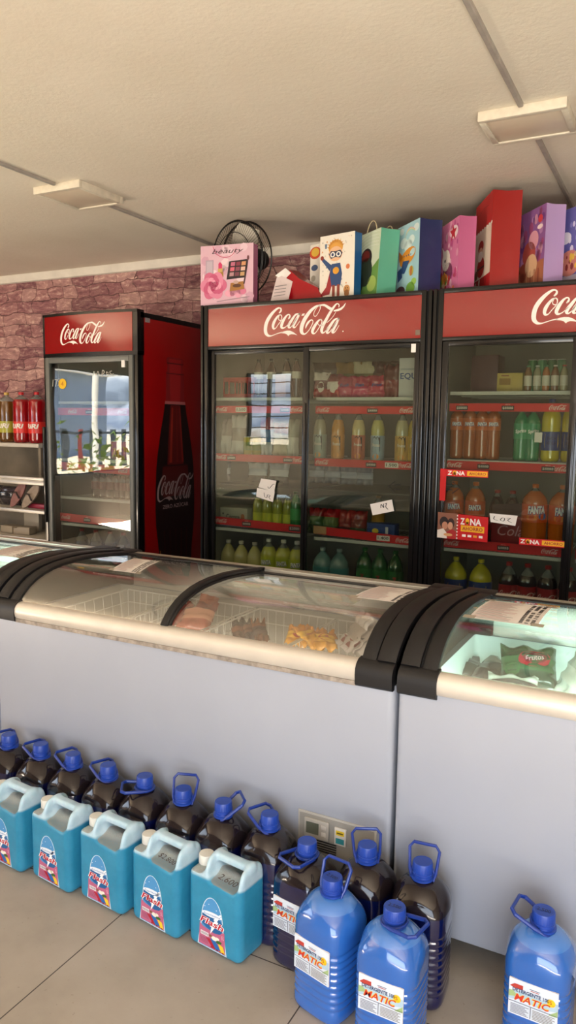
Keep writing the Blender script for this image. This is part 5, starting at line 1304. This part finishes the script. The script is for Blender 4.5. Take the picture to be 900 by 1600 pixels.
# 1 beauty
a = Art(); a(rect2(0, 0, 1, 1), '#dcb3c3', 1)
stars(a, rn, 26, ['#e6c6d2', '#cfa0b6', '#e9d2d9'], s=.07, ly=2)
a(stroke2([(.24, .98), (.30, .86), (.45, .79), (.60, .82), (.68, .93)], 4, .012), '#c85a78', 3)
a(textw('beauty', .60, .10, .52, .885, shear=.35), '#4a3038', 4)
a(rect2(.10, .52, .25, .76), '#b3a0b0', 3); a(rect2(.12, .54, .23, .74), '#c3b2c0', 4)
a(rect2(.32, .47, .44, .55), '#a8803c', 4); a(rect2(.335, .55, .425, .61), '#caa765', 4); a(poly2([(.345, .61), (.415, .61), (.415, .68), (.375, .72), (.345, .69)]), '#d23a6a', 4)
a(poly2([(.50, .42), (.86, .44), (.90, .74), (.55, .72)]), '#2a2228', 4)
for i in range(3):
    for j in range(3): a(poly2([(.555 + j * .10 + i * .012, .47 + i * .085), (.635 + j * .10 + i * .012, .472 + i * .085), (.642 + j * .10 + i * .012, .535 + i * .085), (.562 + j * .10 + i * .012, .533 + i * .085)]), ['#b98a8e', '#7a4250', '#c8a070', '#d8687c', '#8c4a5a', '#e0b8a8', '#c06a84', '#8a3a4c', '#d89a6c'][i * 3 + j], 5)
a(stroke2([(.83, .34), (.88, .60), (.90, .78)], 3, .022), '#3a2228', 6); a(ell2(.905, .76, .022, .04), '#7a4a52', 7)
for k, (r, c) in enumerate(((.25, '#d0698c'), (.20, '#e089a6'), (.15, '#cf5c84'), (.10, '#e899b4'), (.05, '#b93c68'))):
    for q in range(6): t_ = q * PI / 3 + k * .5; a(ell2(.25 + math.cos(t_) * r * .42, .33 + math.sin(t_) * r * .36, r * .62, r * .48, t_), ['#d0698c', '#dd86a4', '#c95a80', '#e899b4', '#b93c68'][(k + q % 2) % 5], 5 + k)
for q in range(4): a(ell2(.56 + q * .075, .19 + (q % 2) * .03, .09, .06, q), ['#e8a3ba', '#d77a9a'][q % 2], 5)
a(poly2([(.56, .22), (.84, .25), (.82, .38), (.58, .36)]), '#a8743c', 6); a(ell2(.70, .31, .08, .03), '#5f3c2c', 7); a(ell2(.68, .37, .05, .03), '#c8a8a0', 7)
a(stroke2([(.32, .06), (.60, .09), (.93, .12)], 3, .014), '#a58a96', 5)
gift_bag('pink gift bag reading beauty with makeup and rose print, leftmost of the bags', -2.090, 3.555, 97, .312, .058, .315, '#dcb3c3', '#b76a8e', a)
# 2/3 white bags with a masked child
def hero_art(full=True):
    a = Art(); a(rect2(0, 0, 1, 1), '#e9e2d6', 1); r2 = random.Random(9)
    stars(a, r2, 40, ['#c9c2b4', '#d8cfc0', '#b8b4ac', '#d9a070', '#8c98a8'], s=.018, ly=2, asp=.7)
    a(ell2(.46, .80, .21, .12), '#e0a24a', 3)
    for k in range(9): t_ = .2 + k * .33; a(poly2([(.46 + .17 * math.cos(t_), .79 + .09 * math.sin(t_)), (.46 + .27 * math.cos(t_ + .1), .79 + .15 * math.sin(t_ + .1)), (.46 + .17 * math.cos(t_ + .35), .79 + .09 * math.sin(t_ + .35))]), '#d8913a', 3)
    a(ell2(.46, .70, .20, .115), '#e6b892', 4); a(poly2([(.27, .70), (.33, .75), (.46, .74), (.60, .75), (.66, .70), (.60, .63), (.46, .65), (.33, .63)]), '#232c48', 5)
    for x in (.38, .55): a(ell2(x, .69, .07, .042), '#f2efe8', 6); a(ell2(x, .69, .035, .025), '#2a3a64', 7)
    a(poly2([(.35, .55), (.60, .55), (.66, .38), (.62, .20), (.36, .20), (.30, .38)]), '#2c4a7a', 4); a(ell2(.48, .44, .09, .055), '#d99a2c', 5)
    a(poly2([(.35, .53), (.10, .66), (.06, .62), (.30, .44)]), '#2c4a7a', 4); a(ell2(.07, .66, .05, .035), '#8c3428', 5)
    a(poly2([(.34, .52), (.20, .20), (.0, .06), (.30, .08), (.40, .30)]), '#9c2a30', 3)
    a(rect2(.38, .04, .46, .22), '#8a3a2c', 5); a(rect2(.52, .04, .60, .22), '#8a3a2c', 5)
    a(ell2(.80, .13, .09, .07), '#c08a54', 4); a(ell2(.80, .07, .07, .06), '#a87040', 4); a(ell2(.77, .15, .012, .01), '#201a18', 6); a(ell2(.83, .15, .012, .01), '#201a18', 6)
    a(ell2(.82, .48, .055, .04), '#d87a4a', 3); a(poly2([(.15, .80), (.20, .80), (.21, .87), (.14, .87)]), '#6a7c94', 3)
    return a
a = Art(); a(rect2(0, 0, 1, 1), '#e5dfd4', 1); a(ell2(.18, .86, .20, .10), '#c84a28', 2); a(ell2(.18, .87, .14, .07), '#d8b040', 3); a(ell2(.16, .62, .12, .05), '#46587a', 2); a(ell2(.12, .45, .08, .05), '#b8b0a0', 2); a(ell2(.15, .14, .16, .13), '#3f5878', 2)
gift_bag('white gift bag mostly hidden behind the masked-child bag, orange saucer in its corner', -1.660, 3.70, 74, .20, .045, .32, '#e5dfd4', '#1f5c94', a)
gift_bag('white gift bag with a masked child picture and blue side, beside the red parcel', -1.512, 3.560, 78, .215, .060, .318, '#e9e2d6', '#1f5f9c', hero_art())
# 4 green
a = Art(); a(rect2(0, 0, 1, 1), '#cfdcc2', 1); a(poly2([(0, .0), (1, .0), (1, .55), (.6, .40), (.0, .30)]), '#6a9a48', 2); a(ell2(.42, .60, .26, .16), '#2c2220', 3); a(ell2(.40, .64, .18, .09), '#7c2a24', 4); a(ell2(.45, .40, .28, .22), '#2a3a2c', 4); a(ell2(.2, .25, .18, .14), '#1f2a22', 4); a(ell2(.75, .20, .2, .12), '#a4c060', 4)
for k in range(5): a(stroke2([(.1, .72 + k * .05), (.5, .78 + k * .05), (.95, .76 + k * .05)], 3, .008), '#e8efe0', 4)
gift_bag('sea-green gift bag leaning slightly, dark animal picture on its left face', -1.392, 3.56, 52.5, .215, .108, .325, '#cfdcc2', '#5fae92', a, [(.1, '#cdbd98', .0, .075), (.9, '#cdbd98', .2, .06)], lean=.06)
# 5 blue
a = Art(); a(rect2(0, 0, 1, 1), '#a6cfdc', 1)
for x, y, r in ((.3, .75, .16), (.5, .70, .18), (.65, .76, .14), (.85, .9, .12), (.2, .92, .1)): a(ell2(x, y, r, r * .45), '#d9e8ea', 2)
for k, c in enumerate(('#d8a8b4', '#e4d8a0', '#a8d0b4')): a(stroke2([(.35, .80), (.45, .90 - k * .012), (.62, .93 - k * .014), (.80, .88 - k * .01)], 4, .012), c, 3)
a(ell2(.50, .54, .36, .11, .15), '#e08e24', 4); a(poly2([(.12, .50), (.30, .56), (.10, .66)]), '#c8741c', 4); a(ell2(.72, .58, .12, .05, .15), '#bcd8e2', 5); a(poly2([(.3, .50), (.60, .48), (.38, .32), (.2, .34)]), '#2c4c80', 5); a(poly2([(.08, .22), (.28, .28), (.22, .42), (.05, .38)]), '#2c4c80', 4)
for k in range(4): a(ell2(.35 + k * .1, .56, .022, .012), '#2a5080', 5)
a(ell2(.68, .33, .10, .07), '#c8b44a', 4); a(ell2(.68, .33, .04, .07), '#c06a3a', 5); a(ell2(.66, .09, .2, .09), '#7cb044', 3); a(ell2(.2, .08, .22, .08), '#5a3a44', 3); a(ell2(.8, .17, .12, .05), '#9cc85c', 3)
gift_bag('navy-sided gift bag with an orange airplane in a sky picture', -1.180, 3.56, 47, .225, .120, .345, '#a6cfdc', '#1c2c5a', a, [(.85, '#cdbd98', .1, .03)])
# 6 pink
a = Art(); a(rect2(0, 0, 1, 1), '#d979a8', 1); stars(a, rn, 26, ['#e9a0c0', '#b44a88', '#f0c0d4', '#c0508c'], s=.06, ly=2)
a(poly2([(.68, .93), (.74, .86), (.88, .86), (.78, .80), (.82, .70), (.70, .77), (.58, .70), (.62, .80), (.52, .86), (.64, .86)]), '#c02838', 4); a(ell2(.75, .82, .2, .09), '#f0d8e0', 3)
a(ell2(.35, .48, .22, .15), '#efe2da', 4); a(poly2([(.18, .56), (.10, .70), (.30, .60)]), '#efe2da', 4); a(ell2(.30, .48, .035, .025), '#2a1a20', 5); a(ell2(.45, .30, .26, .14), '#7a3a5c', 4); a(ell2(.3, .2, .2, .1), '#e8c8a0', 4)
stars(a, rn, 20, ['#c03030', '#e0a030', '#5aa048', '#e07028', '#c84a80'], y0=.03, y1=.28, s=.06, ly=5)
gift_bag('pink gift bag with a cartoon animal and a red star', -.990, 3.56, 37, .235, .082, .335, '#d979a8', '#bd5f8c', a)
# 7 red
a = Art(); a(rect2(0, 0, 1, 1), '#b21a1c', 1); a(rect2(0, .16, 1, .66), '#e3d9c8', 2)
for k in range(16): a(ell2(k / 15, .66 + .012 * (k % 2), .045, .018), '#e9e2d6', 3)
a(ell2(.42, .50, .16, .07), '#a02018', 4); a(ell2(.42, .45, .12, .045), '#e0b090', 5); a(ell2(.42, .40, .15, .055), '#efe9e0', 6); a(ell2(.45, .28, .22, .11), '#a8201a', 4); a(rect2(.25, .26, .66, .28), '#2a2020', 5); a(ell2(.2, .22, .1, .05), '#7a5a3a', 5)
a(stroke2([(.25, .86), (.5, .90), (.8, .88)], 3, .008), '#8c1214', 2); stars(a, rn, 8, ['#8c1416', '#e9e2d6'], y0=.03, y1=.13, s=.04, ly=3)
gift_bag('tall plain-red-sided gift bag with a Christmas picture, tallest of the bags', -.842, 3.56, 28, .30, .133, .43, '#b21a1c', '#98120f', a)
# 8 cream bag behind
gift_bag('cream gift bag mostly hidden between the tall red bag and the lilac bag', -.757, 3.90, 30, .22, .07, .36, '#cfc5b0', '#bdb29a', None)
# 9 lilac
a = Art(); a(rect2(0, 0, 1, 1), '#8a5a98', 1); a(rect2(0, 0, 1, .32), '#a8684c', 2); stars(a, rn, 26, ['#b080b4', '#6a3a80', '#c08aa8', '#9a4a7a'], y0=.3, s=.07, ly=3)
a(ell2(.45, .44, .24, .16), '#a84a44', 4); a(ell2(.6, .60, .18, .12), '#d89aac', 4); a(ell2(.55, .28, .22, .15), '#d9b08c', 5); a(ell2(.25, .22, .14, .12), '#8a4030', 5); a(ell2(.82, .84, .08, .05), '#c8404c', 5); a(ell2(.82, .74, .1, .03), '#efd8dc', 5)
for k in range(6): a(rect2(.1 + k * .14, .03, .15 + k * .14, .22), ['#c88a6c', '#8c4a3c'][k % 2], 5)
gift_bag('glossy lilac gift bag with a dark cartoon picture on its left face', -.606, 3.56, 40, .235, .095, .345, '#8a5a98', '#b193c4', a)
# 10 violet
a = Art(); a(rect2(0, 0, 1, 1), '#5c5aa0', 1); a(rect2(0, 0, 1, .12), '#a8a0b0', 2); stars(a, rn, 20, ['#7a78bc', '#c8c4e0', '#8a60a0'], y0=.3, s=.05, ly=2); a(ell2(.45, .28, .34, .17), '#b8746c', 3); stars(a, rn, 12, ['#e0d4c8', '#7a2a30', '#d8b040'], x0=.2, x1=.7, y0=.16, y1=.40, s=.04, ly=4); a(ell2(.3, .62, .18, .08), '#d8d4e4', 3)
gift_bag('violet gift bag with a speckled picture at the right edge of the photo', -.425, 3.56, 50, .20, .10, .33, '#5c5aa0', '#6a64ac', a)

# red parcel with white tag
t = thing('wrapped_parcel', 'crumpled red foil parcel with a white tag between fan and masked-child bag', 'parcel', (-1.850, 3.575, 2.0255))
rf = mat('red_foil', '#a5101c', .22, coat=.6, bump=.5, bscale=18)
mb = MB(); mb.add([(-.10, 0, 0), (.16, .0, 0), (.16, .12, 0), (-.10, .12, 0), (-.05, .03, .17), (-.035, .10, .175), (.11, .04, .07), (.13, .1, .06), (.02, .01, .115), (.03, .12, .12)],
                  [(0, 3, 2, 1), (0, 1, 6, 8), (0, 8, 4), (4, 8, 9, 5), (8, 6, 7, 9), (1, 2, 7, 6), (3, 9, 7, 2), (3, 5, 9), (0, 4, 5, 3)], rf)
mb.build('foil_wrap', t, angle=15)
mb = MB(); mb.add([(-.14, -.012, .0), (-.03, -.014, .012), (-.02, .01, .105), (-.11, .012, .15), (-.14, -.010, .0), (-.03, -.012, .012), (-.02, .012, .105), (-.11, .014, .15)], [(0, 1, 2, 3), (7, 6, 5, 4), (0, 4, 5, 1), (1, 5, 6, 2), (2, 6, 7, 3), (3, 7, 4, 0)], mat('pale_tag', '#d9c8c8', .5))
for k in range(4): mb.add([(-.118 + k * .003, -.0155, .03 + k * .016), (-.05 + k * .003, -.0160, .034 + k * .016), (-.05 + k * .003, -.0158, .038 + k * .016), (-.118 + k * .003, -.0153, .034 + k * .016)], [(0, 1, 2, 3)], mat('faint_grey_print', '#8c8587', .7))
mb.build('gift_tag', t, smooth=False)
for dx in (0,):
    mb = MB(); mb.add([(-.12, .002, .14), (-.06, .004, .175), (-.03, .03, .145), (-.08, .02, .12)], [(0, 1, 2, 3), (3, 2, 1, 0)], paper); mb.build('tissue_paper', t)

# ------------------------------------------------------------------ fan behind the bags
def fan():
    t = thing('pedestal_fan', 'black wire-cage fan with pale blades standing behind the pink beauty bag', 'fan', (-2.235, 3.69, 2.0255))
    cage = mat('fan_wire', '#191818', .35, metal=.4); blade = mat('fan_blade', '#b9b3a6', .25, coat=.4)
    H = Matrix.Translation((-.01, .0, .272)) @ Matrix.Rotation(R_(-14), 4, 'Z') @ Matrix.Rotation(R_(6), 4, 'X')   # face axis = local -Y
    Rr = .195
    for yo, dome, nm in ((-.035, -.045, 'front_guard'), (.035, .035, 'rear_guard')):
        mb = MB(); mb.T = H
        for r in (Rr, Rr * .97, Rr * .68, Rr * .36):
            yy = yo + dome * (1 - (r / Rr) ** 2) - (0 if yo < 0 else 0)
            mb.tube([(r * math.cos(q * PI / 24), yy, r * math.sin(q * PI / 24)) for q in range(48)], .0035 if r == Rr else .002, cage, 5, True)
        for k in range(64):
            a_ = 2 * PI * k / 72
            mb.tube([((.05 + (Rr - .05) * q / 5) * math.cos(a_ + q * .05), yo + dome * (1 - ((.05 + (Rr - .05) * q / 5) / Rr) ** 2), (.05 + (Rr - .05) * q / 5) * math.sin(a_ + q * .05)) for q in range(6)], .0011, cage, 3)
        if yo < 0:
            T0 = mb.T; mb.T = H @ Matrix.Rotation(PI / 2, 4, 'X'); mb.lathe([(.002, .082), (.045, .080), (.052, .074), (.052, .070)], cage, 24); mb.T = T0
        mb.build(nm, t)
    for k in range(3):
        mb = MB(); mb.T = H @ Matrix.Rotation(k * 2 * PI / 3 + .2, 4, 'Y'); rings = []
        for q in range(9):
            u = q / 8; r = .03 + .145 * u; wd = .026 + .048 * math.sin(PI * min(1, u * .62 + .12)); sw = .25 * u
            c, s = math.cos(sw), math.sin(sw); tw = .030 * (1 - .4 * u)
            rings.append([(r * s - wd * c * e, -tw * e + o, r * c + wd * s * e) for e, o in ((-1, 0), (-.3, -.003), (.5, -.001), (1, .0), (.5, .002), (-.3, .000))])
        mb.loft(rings, blade); mb.build('blade', t, angle=60)
    mb = MB(); mb.T = H @ Matrix.Rotation(PI / 2, 4, 'X')
    mb.lathe([(.002, .03), (.03, .026), (.036, .0), (.036, -.03), (.055, -.045), (.062, -.07), (.062, -.13), (.050, -.17), (.02, -.185), (.002, -.186)], black, 26); mb.build('motor_housing', t)
    mb = MB(); c = H @ Vector((0, .11, -.03)); mb.tube([c, (c.x, c.y, .15), (c.x - .0, c.y, .03)], [.022, .018, .018], black, 14)
    mb.lathe([(.11, 0), (.115, .006), (.10, .02), (.035, .04), (.022, .06)], black, 30, (c.x, c.y)); mb.tube([(c.x, c.y, .20), (c.x + .035, c.y - .005, .235)], .012, black, 10); mb.build('stand', t)
fan()

# ------------------------------------------------------------------ left shelf and counter behind the freezers
lam = mat('white_shelf_board', '#cfc8bc', .5, var=.06, vscale=10); taupe = mat('stained_taupe_panel', '#857a69', .7, var=.22, vscale=5); met = mat('dull_aluminium', '#b3aca2', .35, metal=.5)
t = thing('wall_shelf', 'white shelf board with a stained taupe back panel left of the single fridge', 'shelf', (-5.16, 3.92, 0))
MB().box((0, 0, 1.195), (1.10, .34, 1.222), lam, .003).build('shelf_board', t)
MB().box((0, .33, .0), (1.10, .345, 1.195), taupe).build('back_panel', t)
MB().box((1.075, .02, 0), (1.10, .33, 1.195), taupe).build('side_panel', t); MB().box((0, .02, 0), (.025, .33, 1.195), taupe).build('side_panel', t)
t = thing('display_counter', 'low glass display counter with aluminium edges under the stained shelf', 'counter', (-4.68, 3.52, 0))
for z in (.03, .62, .805, 1.0): MB().box((.0, 0, z - .012), (1.10, .36, z + .004), lam).build('shelf_board', t)
mb = MB()
for x in (0, 1.08): mb.box((x, 0, 0), (x + .022, .022, 1.02), met, .002).box((x, .34, 0), (x + .022, .362, 1.02), met, .002)
for z in (.975, .79, .605): mb.box((0, -.004, z), (1.102, .010, z + .022), met, .002)
mb.box((0, -.004, 1.005), (1.102, .02, 1.025), met, .003)
mb.build('metal_frame', t)
MB().box((.022, .34, .02), (1.08, .355, 1.0), taupe).build('back_panel', t)
MB().box((.02, .02, 1.005), (1.08, .34, 1.012), glass('counter_glass', (.85, .86, .83), .08)).build('glass_top', t)
ri = lambda c1: tart('RiRi', .11, .036, .052, '#f3ece2', .25, .04)
z = 1.223
row(bottle('soda_bottle', 'bottle', .062, .37, '#6b4416', '#c8a24a', '#b3b13a', ri(0), .80, lab_z=(.19, .42), shoulder=.80, capr=.018), (11,), 650, 4.08, z, 'brown soda bottle with yellow-green label and gold cap', 'leftmost on the white shelf board', 'three soda bottles on the shelf')
row(bottle('soda_bottle', 'bottle', .062, .37, '#9c0814', '#c81c24', '#e0322a', ri(0), .84, lab_z=(.19, .42), shoulder=.80, capr=.018), (34, 58), 650, 4.06, z, 'red soda bottle with red label', 'of two on the white shelf', 'three soda bottles on the shelf')

pouch('folded_garment', .22, .13, .10, ['#3a3436', '#2c2a2e', '#4a4044'], 'dark folded garment in the display counter', 'garment', None, None, 120, (onY(14, 790, 3.66).x, 3.66, .812), (R_(-12), 0, 0))
def sandal(label, x, c, r):
    mb = MB(); mb.T = Matrix.Rotation(r, 4, 'Y')
    pts = [(.035 * math.cos(q) * (1 + .15 * math.sin(q)), .11 + .11 * math.sin(q)) for q in [2 * PI * k / 24 for k in range(24)]]
    mb.loft([[(px, -.006, pz) for px, pz in pts], [(px, .006, pz) for px, pz in pts]], mat('sole_' + c.strip('#'), c, .6, var=.2, vscale=40)); mb.tube([(-.03, -.01, .10), (0, -.03, .13), (.03, -.01, .10)], .006, mat('sandal_strap', '#4a3f3c', .6), 6)
    tag(mb.build('insole', None, (x - .05, 3.57, .815)), label, 'insole', 'insoles in the display counter')
sandal('patterned insole leaning in the display counter, left of the plain one', onY(26, 790, 3.57).x, '#8c5f58', R_(38)); sandal('plain taupe insole leaning in the display counter', onY(44, 790, 3.57).x, '#9c8a78', R_(44))
for i, (px, w, h) in enumerate(((10, .13, .05), (22, .12, .04), (36, .10, .05))):
    carton('cardboard_box', 'box', w, .08, h, '#9c907e', None, 'small cardboard box in the lowest visible tier of the counter, ' + ['left', 'middle', 'right'][i] + ' one', (onY(px, 828, 3.60).x, 3.60, .626), R_(8 * i - 8), 'small cardboard boxes in the counter')
carton('cardboard_box', 'box', .14, .03, .14, '#b7ab96', None, 'pale upright cardboard panel box behind the small boxes in the counter', (onY(42, 815, 3.70).x, 3.74, .626))
mb = MB().box((-.09, 0, 0), (.09, .06, .03), mat('pink_case', '#9c2c44', .4), .006); tag(mb.build('pencil_case', None, (onY(62, 800, 3.6).x - .02, 3.60, .811)), 'dark pink case at the right end of the counter shelf', 'case')

# light for the frosted drinks cabinets is daylight plus the added fill lamps; no lamps inside
